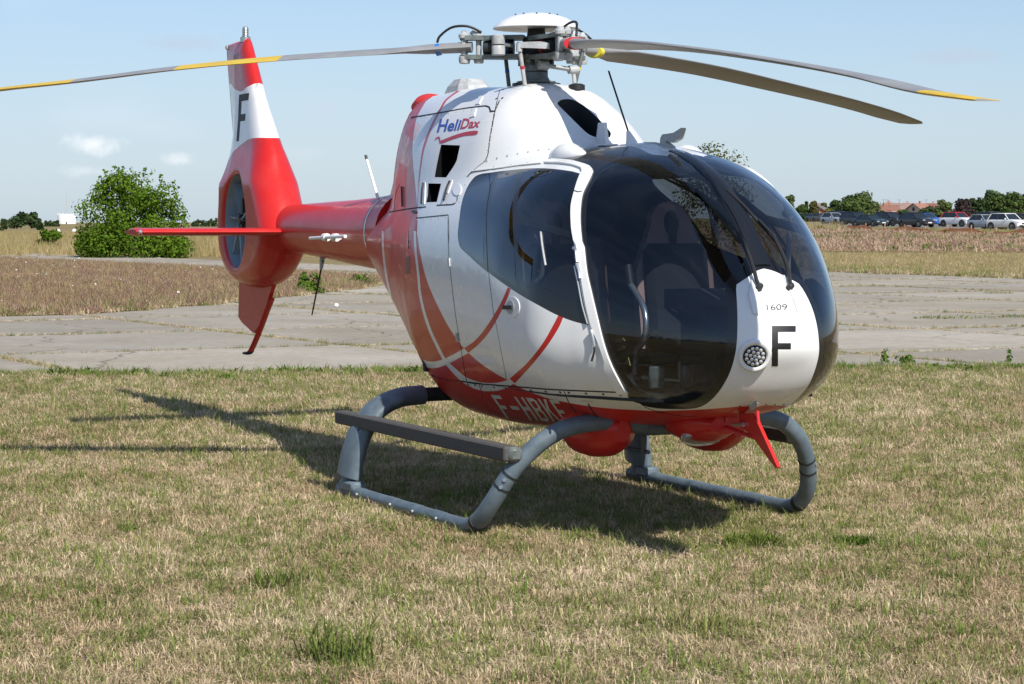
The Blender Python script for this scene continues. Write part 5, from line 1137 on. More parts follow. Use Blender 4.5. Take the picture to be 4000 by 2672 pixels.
C_RED = clump_set('redw', M['weed_red'], [(26, .24, .10, .34, .022, .8), (28, .27, .08, .30, .026, 1.0), (22, .22, .12, .42, .020, .7)], rs)
C_WHT = clump_set('flower', mat('white_umbel', (.72, .72, .66), .8), [(3, .05, .02, .04, .035, 3.), (2, .04, .02, .05, .04, 3.)], rs)
C_STB = clump_set('stub', M['stubble'], [(10, .25, .06, .20, .03, 1.6), (12, .3, .05, .15, .03, 2.0), (8, .25, .08, .28, .03, 1.0)], rs)
C_LEAF = clump_set('leafy', M['leaf_green'], [(26, .12, .05, .14, .035, 1.2), (30, .14, .05, .16, .04, 1.0), (22, .10, .05, .20, .035, .8)], rs)
def frus(y0, y1, mleft=2.4, mright=2.4, cell=2., xr=None, poly=None):
    """ground sheet covering the view between two distances, with a margin for a step aside"""
    a = .2255; P = [(-a * y0 - mleft, y0), (a * y0 + mright, y0), (a * y1 + mright, y1), (-a * y1 - mleft, y1)]; return P
def surf_from(poly, z=0., cell=1.5, inside=None, zf=None, outside=None):
    V, F = fill_poly([tuple(q) for q in poly], cell); cc = V[np.array(F)].mean(1); ok = np.ones(len(F), bool)
    if inside is not None: ok &= pip(np.asarray(inside), cc)
    if outside is not None: ok &= ~pip(np.asarray(outside), cc)
    F = [f for f, k in zip(F, ok) if k]; me = bpy.data.meshes.new('s'); V3 = [(x, y, z + (zf(x, y) if zf else 0)) for x, y in V]
    F = [f if np.cross(np.subtract(V3[f[1]], V3[f[0]]), np.subtract(V3[f[2]], V3[f[0]]))[2] > 0 else f[::-1] for f in F]
    me.from_pydata(V3, [], F); return me
near = surf_from(frus(6.8, 17), cell=1.); far_ = surf_from([(-.2255 * 17 - 1.5, 17), (.2255 * 17 + 1.5, 17)] + [(x, edge(x)) for x in np.arange(8, -8.1, -.25)], cell=1.)
scatter('lawn_grass', near, C_DRY, 560, 1, .55, 1.15, 'short dry straw coloured grass of the lawn around the skids', 1.6, .30, .56, dmin=.34)
scatter('lawn_grass', far_, C_DRY, 330, 2, .8, 1.5, 'short dry straw coloured grass of the lawn behind the helicopter', 1.3, .25, .6, dmin=.55)
scatter('green_grass', near, C_GRN, 190, 3, .5, 1.2, 'greener grass patches growing through the dry lawn', .8, .40, .58, dmin=.16)
scatter('green_grass', far_, C_GRN, 190, 4, .7, 1.3, 'greener grass patches in the lawn behind the helicopter', .8, .38, .58, dmin=.2)
scatter('lawn_clover', near, C_LEAF, 5, 23, .16, .34, 'flat clover and rosette leaves in the lawn', .7, .45, .65, dmin=.15)
scatter('green_sward', near, C_GRN, 110, 24, .5, 1.1, 'broad greener stretches of the lawn', .28, .50, .62)
strip = surf_from([(x, edge(x) - .9 - .5 * smooth_noise(x, 8)) for x in np.arange(-9, 9, .3)] + [(x, edge(x) + .12) for x in np.arange(9, -9.1, -.3)], cell=.5)
scatter('edge_grass', strip, C_GRN, 230, 5, .7, 1.5, 'green grass fringe where the lawn meets the concrete', .9, .36, .6)
scatter('edge_weeds', strip, C_LEAF, 40, 6, .35, .8, 'low leafy weeds along the lawn edge', .7, .42, .62)
isl_s = surf_from([tuple(q) for q in isl if q[0] > -45], .0, 2., inside=frus(36, 128, 3, 3))
scatter('island_weeds', isl_s, C_RED, 30, 7, .35, .75, 'tall reddish seeding weeds on the strip between the concrete', .12, .30, .52, dmin=.25)
scatter('island_straw', isl_s, C_TALL, 8, 8, .35, .7, 'pale straw stalks among the reddish weeds', .2, .35, .6, dmin=.2)
fr_pts = [q for q in isl if -14 < q[0] and q[1] < 80]
fringe = surf_from([tuple(q) for q in fr_pts] + [(q[0] - 1.0, q[1] + 2.6) for q in fr_pts[::-1]], .0, .8)
scatter('fringe_grass', fringe, C_GRN, 45, 9, 1.2, 2.4, 'green grass fringe along the weed strip', .4, .35, .6, dmin=.3)
scatter('fringe_grass', fringe, C_DRY, 60, 10, 1.5, 2.6, 'dry grass fringe along the weed strip')
vg = surf_from([(29, 48), (15.9, 69.2), (11.4, 79.1), (6.6, 90), (4, 112), (14, 123), (26, 120), (40, 100)], -.02, 3., inside=frus(44, 126, 4, 5))
scatter('verge_grass', vg, C_TALL, 13, 11, .4, .8, 'tall straw grass of the verge beyond the runway', .12, .3, .6, dmin=.5)
scatter('verge_green', vg, C_GRN, 13, 12, 1.6, 3.2, 'green grass of the verge beyond the runway', .1, .38, .6, dmin=.1)
scatter('verge_dry', vg, C_DRY, 24, 21, 2.0, 4.0, 'short dry grass of the verge beyond the runway')
ve = surf_from([(29, 46), (15.9, 69.2), (11.4, 79.1), (7, 87.8), (9.4, 89.5), (13.8, 80.6), (18.2, 71), (31, 49)], -.02, 1.5, inside=frus(44, 126, 4, 5))
scatter('verge_edge', ve, C_GRN, 26, 22, 1.6, 3.2, 'green grass along the far runway edge', .15, .35, .6, dmin=.2)
fs = surf_from([(3, 119), (14, 123.5), (27, 119.8), (45, 109), (55, 112), (44, 160), (38.2, 192), (32.4, 222.5), (14, 231), (9, 231)], .04, 5., inside=frus(105, 235, 5, 6), zf=terr)
scatter('field_stubble', fs, C_STB, 6.5, 13, .8, 2.0, 'scattered straw stubble on the bare field', .08, .3, .6, dmin=.5)
scatter('field_greens', fs, C_LEAF, .9, 14, 1.5, 3.0, 'low green seedlings in the stubble field', .06, .5, .68)
lf = surf_from([(-75, 126), (-3, 112), (6, 114), (8, 240), (-10, 300), (-75, 300)], -.04, 12., inside=frus(100, 300, 6, 0), zf=terr)
scatter('meadow_grass', lf, C_TALL, 3.2, 15, 1.0, 1.9, 'tall dry meadow grass left of the runway', .05, .3, .6, dmin=.4)
cg = surf_from([(9, 233), (14, 233), (32.8, 225), (38.7, 193), (44.6, 161), (56, 150), (56, 200), (46, 224), (40, 241), (28, 254), (8, 262)], 0., 5., zf=terr)
scatter('car_park_grass', cg, C_TALL, 3.0, 18, .5, .9, 'rough dry grass between the netting fence and the cars', .1, .3, .6, dmin=.4)
scatter('car_park_green', cg, C_GRN, 5.0, 19, 2., 3.5, 'green grass between the netting fence and the cars', .1, .3, .6, dmin=.4)
tg = surf_from([(11, 232), (33, 224), (33, 230), (11, 240)], 0., 3., zf=terr)
scatter('tall_field_grass', tg, C_TALL, 5.0, 20, 1.6, 2.4, 'tall straw grass at the far end of the stubble field', .1, .3, .6, dmin=.5)
for i_, s_ in enumerate((near, far_)): scatter('lawn_flowers', s_, C_WHT, .45, 30 + i_, .5, .9, 'tiny white flower heads dotted over the lawn')
isl_f = isl_s.copy()
for v in isl_f.vertices: v.co.z += .22
scatter('island_flowers', isl_f, C_WHT, .25, 33, .5, .9, 'white flower heads among the reddish weeds', tilt=.3)
# weeds in the slab joints
mbj = []
for (i, j, c) in cells:
    for d_, e_ in ((gu, gv), (gv, gu)):
        if c[1] > 85: continue
        p = c - d_ * SL / 2 - e_ * SL / 2
        q = p + e_ * SL; w = d_ * .045; mbj.append([p - w, q - w, q + w, p + w])
me = bpy.data.meshes.new('joints'); VV = [(x, y, -.03) for q in mbj for x, y in q]; me.from_pydata(VV, [], [tuple(range(4 * k, 4 * k + 4)) if np.cross(np.subtract(VV[4*k+1][:2], VV[4*k][:2]), np.subtract(VV[4*k+3][:2], VV[4*k][:2])) > 0 else tuple(range(4 * k + 3, 4 * k - 1, -1)) for k in range(len(mbj))])
scatter('joint_weeds', me, C_GRN, 170, 16, .5, 1.1, 'grass and moss growing in the joints of the concrete slabs', .35, .38, .60, dmin=.12)
scatter('joint_straw', me, C_DRY, 330, 17, .6, 1.3, 'dry grass in the joints of the concrete slabs', .3, .36, .60, dmin=.25)
# ================================================================== trees, bushes and plants
def leaves_mesh(name, cen, size, nrm, m, up_bias=.3, rng=RNG):
    n = len(cen); d = nrm + rng.normal(0, .55, (n, 3)) + np.array([0, 0, up_bias]); d /= np.linalg.norm(d, axis=1)[:, None]
    t = np.cross(d, rng.normal(0, 1, (n, 3))); t /= np.linalg.norm(t, axis=1)[:, None]; b = np.cross(d, t); sz = (size * rng.uniform(.6, 1.35, n))[:, None]
    V = np.stack([cen - t * sz * .5, cen - b * sz * .32 + d * sz * .06, cen + t * sz * .5, cen + b * sz * .32 + d * sz * .06], 1).reshape(-1, 3)
    me = bpy.data.meshes.new(name); me.from_pydata(V.tolist(), [], np.arange(4 * n).reshape(-1, 4).tolist()); me.materials.append(m); return me
def foliage_mat(name, c0, c1, trans=.3, scale=.5):
    m = leaf_mat(name, c0, c1, c1, scale, trans); return m
FOL = {'bush': foliage_mat('bush_leaf', (.05, .105, .010), (.13, .215, .024), .35, .9), 'mid': foliage_mat('tree_leaf', (.06, .10, .03), (.105, .15, .048), .3, .25), 'dark': foliage_mat('dark_leaf', (.036, .062, .026), (.064, .096, .038), .25, .25),
       'pale': foliage_mat('pale_leaf', (.085, .12, .045), (.13, .165, .06), .3, .25), 'copper': foliage_mat('copper_leaf', (.035, .030, .030), (.06, .045, .042), .2, .3), 'yellow': foliage_mat('yellow_leaf', (.20, .19, .03), (.28, .25, .05), .3, .4), 'olive': foliage_mat('olive_leaf', (.09, .10, .03), (.13, .13, .045), .3, .4)}
M['bark'] = mat('bark', (.09, .07, .05), .9, var=.3, vscale=8)
def make_tree(name, loc, w, h, kind, nleaf, lsize, label, cat='tree', group=None, base=.12, shape='round', nblob=14, trunk=True):
    """crown of leaf faces gathered in uneven clumps round limbs; trunk with limbs inside"""
    rg = np.random.default_rng(abs(hash((round(loc[0], 1), round(loc[1], 1), name))) % 2**31 if False else int(abs(loc[0] * 91 + loc[1] * 37 + h * 13)) % 99991)
    root = empty(name, loc, 0.); tag(root, label, cat, group)
    rx = w / 2; z0 = h * base; B = []
    for i in range(nblob):
        u = rg.uniform(0, 1); a = 2 * math.pi * (i * .618 + rg.uniform(-.08, .08)); zz = z0 + (h - z0) * (.10 + .82 * u)
        f = {'round': math.sqrt(max(.06, 1 - ((u - .42) / .62) ** 2)), 'cone': max(.12, 1 - u * .9), 'wide': math.sqrt(max(.10, 1 - ((u - .25) / .80) ** 2))}[shape]
        r_ = rx * f * rg.uniform(.35, .82); br = rg.uniform(.26, .44) * min(w, h) * (.6 if shape == 'cone' else .62) * (1 if nblob < 40 else .72); B.append((r_ * math.cos(a), r_ * math.sin(a), min(zz, h - br * .75), br))
    B.append((0, 0, h * .55, min(w, h) * .33))
    if base == 0.:
        for i in range(max(4, nblob // 3)): a = 2 * math.pi * i / max(4, nblob // 3) + .3; B.append((rx * .72 * math.cos(a), rx * .72 * math.sin(a), h * rg.uniform(.10, .2), min(w, h) * rg.uniform(.15, .22)))
    B = np.array(B); wts = B[:, 3] ** 2; idx = rg.choice(len(B), nleaf, p=wts / wts.sum())
    d = rg.normal(0, 1, (nleaf, 3)); d /= np.linalg.norm(d, axis=1)[:, None]; rr = B[idx, 3] * (rg.uniform(.25, 1, nleaf) ** .45) * rg.uniform(.85, 1.18, nleaf)
    cen = B[idx, :3] + d * rr[:, None] * np.array([1, 1, .85]); k = cen[:, 2] > h * base * .5
    if nblob >= 30:                                # ragged shoots breaking the outline
        ex = []
        for _ in range(70):
            a, u = rg.uniform(0, 6.283), rg.uniform(.35, 1.0); q = B[rg.integers(len(B) - 1)]; dv = np.array([math.cos(a) * (1.15 - u), math.sin(a) * (1.15 - u), u]); dv /= np.linalg.norm(dv)
            t = np.linspace(.75, 1.0, 9)[:, None] * (1 + rg.uniform(.12, .42)); ex.append(q[:3] + dv * q[3] * t + rg.normal(0, .05, (9, 3)))
        ex = np.concatenate(ex); cen = np.concatenate([cen, ex]); d = np.concatenate([d, rg.normal(0, 1, ex.shape)]); k = cen[:, 2] > h * base * .5
    cen, d = cen[k], d[k]; cen[:, 2] = np.minimum(cen[:, 2], h * 1.06)
    o = bpy.data.objects.new('crown', leaves_mesh('crown', cen, lsize, d, FOL[kind], rng=rg)); COL.objects.link(o); o.parent = root
    if trunk:
        mb = MB(); tr = max(.04, h * .022); mb.tube(catmull(np.array([(0, 0, -.1), (tr, 0, h * .25), (-tr, tr, h * .5), (0, 0, h * .75)]), n=4), np.linspace(tr * 1.4, tr * .3, 13), 8)
        for q in B[:8]: mb.tube(catmull(np.array([(0, 0, h * .12 + rg.uniform(0, .2) * h), (q[0] * .5, q[1] * .5, q[2] * .72), (q[0], q[1], q[2])]), n=3), np.linspace(tr * .6, tr * .12, 7), 6)
        mb.build('trunk', M['bark'], root)
    return root
def gz(x, y): return terr(x, y) - .06
def tree_px(x0, x1, yt, dep, kind, label, name='tree', cat='tree', group=None, nleaf=1500, ls=None, base=.1, shape='round', zr='s', nblob=14):
    (a, t), (b, _) = Z(zr, (x0, yt), (x1, yt)); p = at_depth((a + b) / 2, t, dep); g = gz(p[0], dep); w = (b - a) / F_PX * dep; h = p[2] - g
    return make_tree(name, (p[0], dep, g), w, h, kind, nleaf, ls or max(.12, .011 * dep * .12 + w * .035), label, cat, group, base, shape, nblob)
# the big bush left of the runway and its neighbours
big = at_depth(500, 1000, 113)
tree_px(455, 1235, 285, 113, 'bush', 'big bright green rounded bush standing by the runway', 'large_bush', 'bush', None, 20000, .16, .0, 'wide', 'l', 60)
tree_px(222, 405, 645, 148, 'bush', 'low spreading bush beside the big rounded bush', 'small_bush', 'bush', None, 1600, .20, .0, 'wide', 'l', 12)
tree_px(1175, 1268, 745, 122, 'bush', 'tiny green shrub in the straw grass by the tail fan', 'shrub', 'bush', None, 600, .15, .0, 'wide', 'l', 8)
make_tree('young_tree', (at_depth(2790, 560, 118)[0], 118, gz(10.6, 118)), 4.2, at_depth(2790, 556, 118)[2] - gz(10.6, 118), 'olive', 3200, .16, 'young tree rising behind the helicopter cabin roof', 'tree', None, .08, 'round', 18)
FT = 'far trees along the horizon'
for x0, x1, yt, dep, kd, lb in ((50, 170, 540, 620, 'dark', 'dark round tree at the left end of the far horizon clump'), (150, 258, 545, 640, 'dark', 'dark tree at the right end of the far horizon clump'),
                               (3, 46, 587, 420, 'dark', 'small lone tree in the dry field left of the clump'), (238, 278, 587, 420, 'dark', 'small lone tree in the dry field near the white tank')):
    tree_px(x0, x1, yt, dep, kd, lb, group=FT, zr='l', nleaf=900)
for i in range(9): tree_px(1235 + i * 28 - (i % 2) * 6, 1268 + i * 28, 592 - 6 * (i % 3), 900, 'dark', 'low bush of the far hedge behind the tail fan', 'hedge_bush', 'bush', 'far hedge bushes on the horizon', 150, 1.0, 0., 'wide', 'l', 6)
for i in range(4): tree_px(282 + i * 24, 312 + i * 24, 597, 900, 'dark', 'low bush of the far hedge next to the white tank', 'hedge_bush', 'bush', 'far hedge bushes by the tank', 120, 1.0, 0., 'wide', 'l', 6)
for x0, x1, yt, dep, kd, sh, lb in ((105, 200, 293, 430, 'pale', 'round', 'pale green tree top just beside the canopy glass'), (185, 300, 368, 440, 'mid', 'wide', 'broad green bush left of the orange brick gable'), (258, 296, 338, 470, 'dark', 'cone', 'narrow dark conifer behind the broad green bush'),
                                 (288, 368, 343, 440, 'olive', 'round', 'olive tree beside the orange brick gable'), (362, 436, 348, 640, 'mid', 'round', 'green tree above the orange brick gable roof'), (412, 470, 394, 430, 'yellow', 'wide', 'yellow shrub right of the orange brick gable'),
                                 (436, 530, 333, 480, 'dark', 'round', 'dark tree left of the big willow like tree'), (500, 700, 290, 450, 'mid', 'round', 'left half of the big round green tree'), (600, 795, 272, 455, 'pale', 'round', 'tallest big round tree left of the houses'),
                                 (1205, 1335, 333, 470, 'pale', 'round', 'pale weeping tree right of the houses'), (1330, 1500, 328, 440, 'copper', 'round', 'dark copper leaved tree beside the pale weeping tree'), (1425, 1560, 268, 480, 'dark', 'round', 'ragged pine left in the tall group'), (1530, 1660, 252, 490, 'dark', 'cone', 'tallest pine in the group behind the white cars'),
                                 (1580, 1740, 268, 470, 'mid', 'round', 'broad tree right of the tallest pine'), (1690, 1860, 275, 460, 'mid', 'round', 'broad tree behind the white off-roader'), (1800, 1990, 280, 500, 'dark', 'round', 'dark tree at the end of the tall group')):
    tree_px(x0, x1, yt, dep, kd, lb, shape=sh, group='trees behind the car park', nleaf=2600, ls=.55, base=.02, nblob=18)
for x0, x1, yt, lb in ((755, 860, 412, 'clipped hedge below the brown roof'), (905, 1055, 405, 'long low hedge in front of the pink roof'), (1050, 1215, 378, 'tall green hedge left of the weeping tree'), (205, 440, 425, 'hedge below the orange brick gable'), (430, 560, 420, 'hedge under the big round tree'), (1440, 1600, 420, 'hedge behind the grey hatchback'), (1600, 1860, 418, 'hedge behind the white off-roader')):
    tree_px(x0, x1, yt, 420, 'mid' if x0 % 2 else 'dark', lb, 'hedge', 'hedge', None, 1200, .5, 0., 'wide', 's', 12)
# far-off woods off to the left and behind the viewer (they show as reflections)
def wood(name, arcs, label):
    rg = np.random.default_rng(5); C, D = [], []
    for a0, a1, dist, hmin, hmax, n in arcs:
        for i in range(n):
            a = R(a0 + (a1 - a0) * (i + rg.uniform(-.4, .4)) / n); dd = dist * rg.uniform(.93, 1.1); x, y = -math.sin(a) * dd, 14 + math.cos(a) * dd; h = rg.uniform(hmin, hmax); w = h * rg.uniform(.3, .6); k = 380
            u = rg.uniform(0, 1, k); f = np.where(rg.random() < .5, 1 - .85 * u, np.sqrt(np.maximum(.05, 1 - ((u - .4) / .62) ** 2))); t = rg.uniform(0, 2 * np.pi, k); rr = w * f * np.sqrt(rg.uniform(.2, 1, k))
            C.append(np.stack([x + rr * np.cos(t), y + rr * np.sin(t), h * u], -1)); D.append(np.stack([np.cos(t), np.sin(t), 0 * t], -1))
    o = bpy.data.objects.new(name, leaves_mesh(name, np.concatenate(C), 1.25, np.concatenate(D), FOL['dark'], rng=rg)); COL.objects.link(o); tag(o, label, 'wood', kind='stuff')
wood('far_wood', [(24, 88, 210, 7, 14, 90), (120, 240, 330, 8, 16, 110)], 'far-off belt of dark trees around the airfield')
# leafy weeds on the lawn and by the concrete
def weed(px, py, w, h, n, label, name='weed_clump', m='leaf_green', lw=.02, zz=0., group=None):
    p = at_ground(px, py, zz); mb = MB(); r2 = random.Random(int(px)); 
    if m == 'leaf_green' and lw > .015:
        rg = np.random.default_rng(int(px)); k = n * 3; u = rg.uniform(0, 1, k); a = rg.uniform(0, 6.283, k); rr = w / 2 * np.sqrt(rg.uniform(.02, 1, k)) * (1 - .55 * u); lump = .75 + .35 * np.sin(a * 3 + px)
        cen = np.stack([rr * np.cos(a) * lump, rr * np.sin(a) * lump, h * u * lump], -1)
        o = bpy.data.objects.new(name, leaves_mesh(name, cen, lw * 1.6, np.stack([np.cos(a), np.sin(a), .6 + 0 * a], -1), M[m], rng=rg)); COL.objects.link(o); o.location = (p[0], p[1], zz)
        tag(o, label, 'plant', group); return o
    for _ in range(n):
        c = clump(1, w / 2, h * .5, h, lw, 1.0, r2); mb.add(np.concatenate(c.v), c.f)
    o = mb.build(name, M[m], smooth=False, recalc=False, loc=(p[0], p[1], zz)); tag(o, label, 'plant', group); return o
weed(*Z('k', (1722, 1255))[0], .30, .10, 420, 'feathery bright green weed patch in front of the left skid', lw=.012)
weed(*Z('k', (1955, 1252))[0], .20, .085, 260, 'smaller feathery green weed patch near the broad one', lw=.012)
weed(*Z('k', (775, 1520))[0], .32, .24, 160, 'large tuft of long green grass in the foreground', 'grass_tuft', 'grass_green', .008)
weed(*Z('k', (1600, 1450))[0], .30, .16, 90, 'loose green grass tuft right of the foreground middle', 'grass_tuft', 'grass_green', .008)
weed(*Z('k', (640, 1350))[0], .30, .17, 90, 'loose green grass tuft left of the foreground middle', 'grass_tuft', 'grass_green', .008)
weed(*Z('k', (705, 672))[0], 1.0, .45, 260, 'leafy green plant at the runway edge beside the belly aerial', lw=.07)
weed(*Z('k', (826, 655))[0], .9, .30, 160, 'low green plant at the runway edge beside the tail boom', lw=.05)
weed(*Z('k', (432, 580))[0], 1.3, .7, 200, 'green plant in the straw grass under the big bush', lw=.09, zz=-.05)
weed(*Z('k', (2028, 830))[0], .14, .17, 26, 'tall leafy nettle at the lawn edge right of the nose', lw=.03)
weed(*Z('k', (2075, 831))[0], .35, .09, 40, 'low leafy nettles at the lawn edge right of the nose', lw=.03)
weed(*Z('k', (2312, 828))[0], .10, .15, 16, 'slender nettle at the lawn edge near the slab corner', lw=.03)
for q, ww in (((2205, 728), 1.6), ((2290, 672), .8), ((2140, 730), .8), ((2330, 727), .7)):
    weed(*Z('k', q)[0], ww, .07, int(110 * ww), 'grass sod growing out of a slab joint right of the nose', 'joint_sod', 'grass_green', .012, -.012, 'grass sods in the slab joints')
# ================================================================== houses
WALLS = {'brick': mat('orange_brick', (.36, .13, .07), .9, var=.2, vscale=1.5), 'cream': mat('cream_render', (.55, .46, .36), .9, var=.1, vscale=1), 'pinkbrick': mat('pale_brick', (.42, .27, .20), .9, var=.2, vscale=1.5)}
ROOFS = {'brown': mat('brown_tiles', (.22, .10, .07), .85, var=.25, vscale=1.2), 'pink': mat('pink_tiles', (.27, .17, .145), .85, var=.2, vscale=1.2), 'orange': mat('orange_tiles', (.29, .145, .10), .85, var=.2, vscale=1.2), 'grey': mat('grey_slates', (.16, .14, .14), .8, var=.2, vscale=1.2)}
M['pane'] = mat('window_pane', (.03, .035, .04), .1)
M['frame_white'] = mat('white_frame', (.7, .7, .68), .6)
def house(px0, px1, yr, dep, yaw, wall, roof, label, eave=.52, depth=8.):
    (a, t), (b, _) = Z('s', (px0, yr), (px1, yr)); p = at_depth((a + b) / 2, t, dep); g = gz(p[0], dep); L = (b - a) / F_PX * dep; H = p[2] - g; E = H * eave
    root = empty('house', (p[0], dep, g), R(yaw)); tag(root, label, 'house', 'houses behind the hedges')
    hx, hy = L / 2, depth / 2
    V = [(-hx, -hy, 0), (hx, -hy, 0), (hx, hy, 0), (-hx, hy, 0), (-hx, -hy, E), (hx, -hy, E), (hx, hy, E), (-hx, hy, E), (-hx, 0, H - .15), (hx, 0, H - .15)]
    MB().add(V, [(0, 1, 5, 4), (2, 3, 7, 6), (1, 2, 6, 9, 5), (3, 0, 4, 8, 7)]).build('wall', WALLS[wall], root, smooth=False)
    o = .35; sl = (H - E) / hy; rf = MB()
    for s_ in (-1, 1):
        q = [(-hx - o, s_ * (hy + o), E - o * sl), (hx + o, s_ * (hy + o), E - o * sl), (hx + o, 0, H), (-hx - o, 0, H)]; rf.prism(q, (0, 0, .18))
    rf = rf.build('roof', ROOFS[roof], root, smooth=False)
    MB().box((hx * .45, .5, H + .1), (.5, .5, .9)).box((hx * .45, .5, H + .58), (.6, .6, .08)).build('chimney', WALLS['pinkbrick'], rf, smooth=False)
    for wx in (-.55, -.1, .4):
        w_ = MB().box((hx * wx, -hy - .03, E * .55), (1.1, .08, 1.3)).build('window', M['frame_white'], root, smooth=False); MB().box((hx * wx, -hy - .06, E * .55), (.95, .06, 1.15)).build('pane', M['pane'], w_, smooth=False)
    for sx in (-1, 1):
        w_ = MB().box((sx * (hx + .03), 0, E + (H - E) * .3), (.08, 1.0, 1.1)).build('window', M['frame_white'], root, smooth=False); MB().box((sx * (hx + .06), 0, E + (H - E) * .3), (.06, .85, .95)).build('pane', M['pane'], w_, smooth=False)
    d_ = MB().box((hx * .15, -hy - .04, 1.05), (1.0, .08, 2.1)).build('door', M['frame_white'], root, smooth=False); MB().box((hx * .15 + .38, -hy - .1, 1.05), (.05, .06, .14)).build('handle', M['steel'], d_, smooth=False)
    return root
house(330, 420, 378, 520, 62, 'brick', 'grey', 'orange brick house with its gable turned to the runway and slate roof', .5, 6)
house(785, 925, 372, 560, 12, 'cream', 'brown', 'cream house with brown tiled roof and gable beside the big tree')
house(838, 892, 354, 640, 5, 'pinkbrick', 'orange', 'small house whose orange roof peeps over the brown roof')
house(905, 1040, 358, 600, -8, 'pinkbrick', 'pink', 'house with long pinkish tiled roof and skylight')
house(1040, 1140, 360, 560, 30, 'cream', 'orange', 'cream gabled house with orange tiled roof')
house(1140, 1215, 360, 600, 0, 'pinkbrick', 'brown', 'house with dull brown roof next to the weeping tree')
for i, xx in enumerate((832, 858, 945, 1140)):
    (a, t), = Z('s', (xx, 330)); p = at_depth(a, t, 590); 
    MB().tube([(0, 0, -2.2), (0, 0, 0)], .035, 6).tube([(-.5, 0, -.1), (.5, 0, -.1)], .025, 6).tube([(0, -.4, -.3), (0, .4, -.3)], .025, 6).build('roof_aerial', M['hub_dark'], None, loc=tuple(p))
    o = bpy.context.scene.objects[-1]
for o in [q for q in COL.objects if q.name.startswith('roof_aerial') and q.parent is None]: tag(o, 'thin television aerial rising above a tiled roof', 'aerial', 'television aerials on the houses')
# ================================================================== water tank and mast
(a, t), (b, _) = Z('l', (372, 562), (490, 562)); p = at_depth((a + b) / 2, t, 2200); g = gz(p[0], 2200); rw = (b - a) / 2 / F_PX * 2200
tank = empty('storage_tank', (p[0], 2200, g)); tag(tank, 'white round storage tank on the far horizon left of the bush', 'tank')
M['tank_white'] = mat('tank_white', (.78, .78, .77), .6)
MB().lathe([(rw, 0), (rw, p[2] - g), (rw * .98, p[2] - g + .3), (rw * .5, p[2] - g + 1.), (0, p[2] - g + 1.2)], seg=40).build('tank_shell', M['tank_white'], tank)
for i in range(14): MB().tube([(rw * math.cos(i * .449), rw * math.sin(i * .449), p[2] - g), (rw * math.cos(i * .449), rw * math.sin(i * .449), p[2] - g + 2.0)], .2, 6).build('rail_post', M['tank_white'], tank)
MB().box((rw * .15, -rw * .99, 1.1), (1.2, .3, 2.2)).build('door', M['hub_dark'], tank, smooth=False)
(a, t), = Z('l', (428, 410)); p = at_depth(a, t, 2300); g = gz(p[0], 2300)
mst = MB(); H = p[2] - g; mst.tube([(0, 0, 0), (0, 0, H)], [.6, .16], 6)
for i in range(8): mst.tube([(-.5, 0, H * (.2 + i * .1)), (.5, 0, H * (.2 + i * .1))], .06, 5)
o = mst.build('radio_mast', M['grey_light'], loc=(p[0], 2300, g)); tag(o, 'thin radio mast standing behind the white tank', 'mast')
for q, lb in ((375, 'small white field marker left of the big bush'), (478, 'small white field marker half hidden by the big bush')):
    p = at_ground(*Z('l', (q, 676))[0], -.06); o = MB().lathe([(.42, 0), (.40, .35), (.28, .55), (.1, .66), (0, .68)], seg=14).build('field_marker', M['tank_white'], loc=(p[0], p[1], -.06)); tag(o, lb, 'marker')
o = MB().lathe([(.03, 0), (.05, .03), (.04, .07), (0, .085)], seg=12).build('white_pebble', M['tank_white'], loc=tuple(at_ground(*Z('k', (771, 704))[0], -.012))); tag(o, 'small white stone lying on the concrete slab', 'stone')
# ================================================================== parked cars
M['tyre'] = mat('tyre', (.02, .02, .02), .8); M['rim'] = mat('alloy', (.45, .45, .46), .35, metal=.7); M['carglass'] = mat('car_glass', (.015, .02, .022), .06, coat=.5); M['plastic'] = mat('car_plastic', (.025, .025, .027), .6); M['plate'] = mat('number_plate', (.7, .7, .68), .5)
CARP = {'black': (.012, .013, .016), 'green': (.012, .025, .024), 'blue': (.02, .10, .38), 'white': (.75, .75, .74), 'silver': (.33, .36, .40), 'red': (.5, .03, .05), 'slate': (.05, .075, .09), 'grey': (.10, .10, .11), 'brown': (.12, .07, .04), 'navy': (.02, .03, .06)}
CM = {k: mat('car_' + k, c, .3, metal=.15 if k in ('silver', 'slate', 'grey') else 0, coat=.7) for k, c in CARP.items()}
def rrect(x, w, z0, z1, r=.12):
    P = []
    for cy, cz, a0 in ((w - r, z0 + r, -90), (w - r, z1 - r, 0), (-w + r, z1 - r, 90), (-w + r, z0 + r, 180)):
        for a in (a0, a0 + 30, a0 + 60, a0 + 90): P.append((x, cy + r * math.cos(R(a)), cz + r * math.sin(R(a))))
    return P
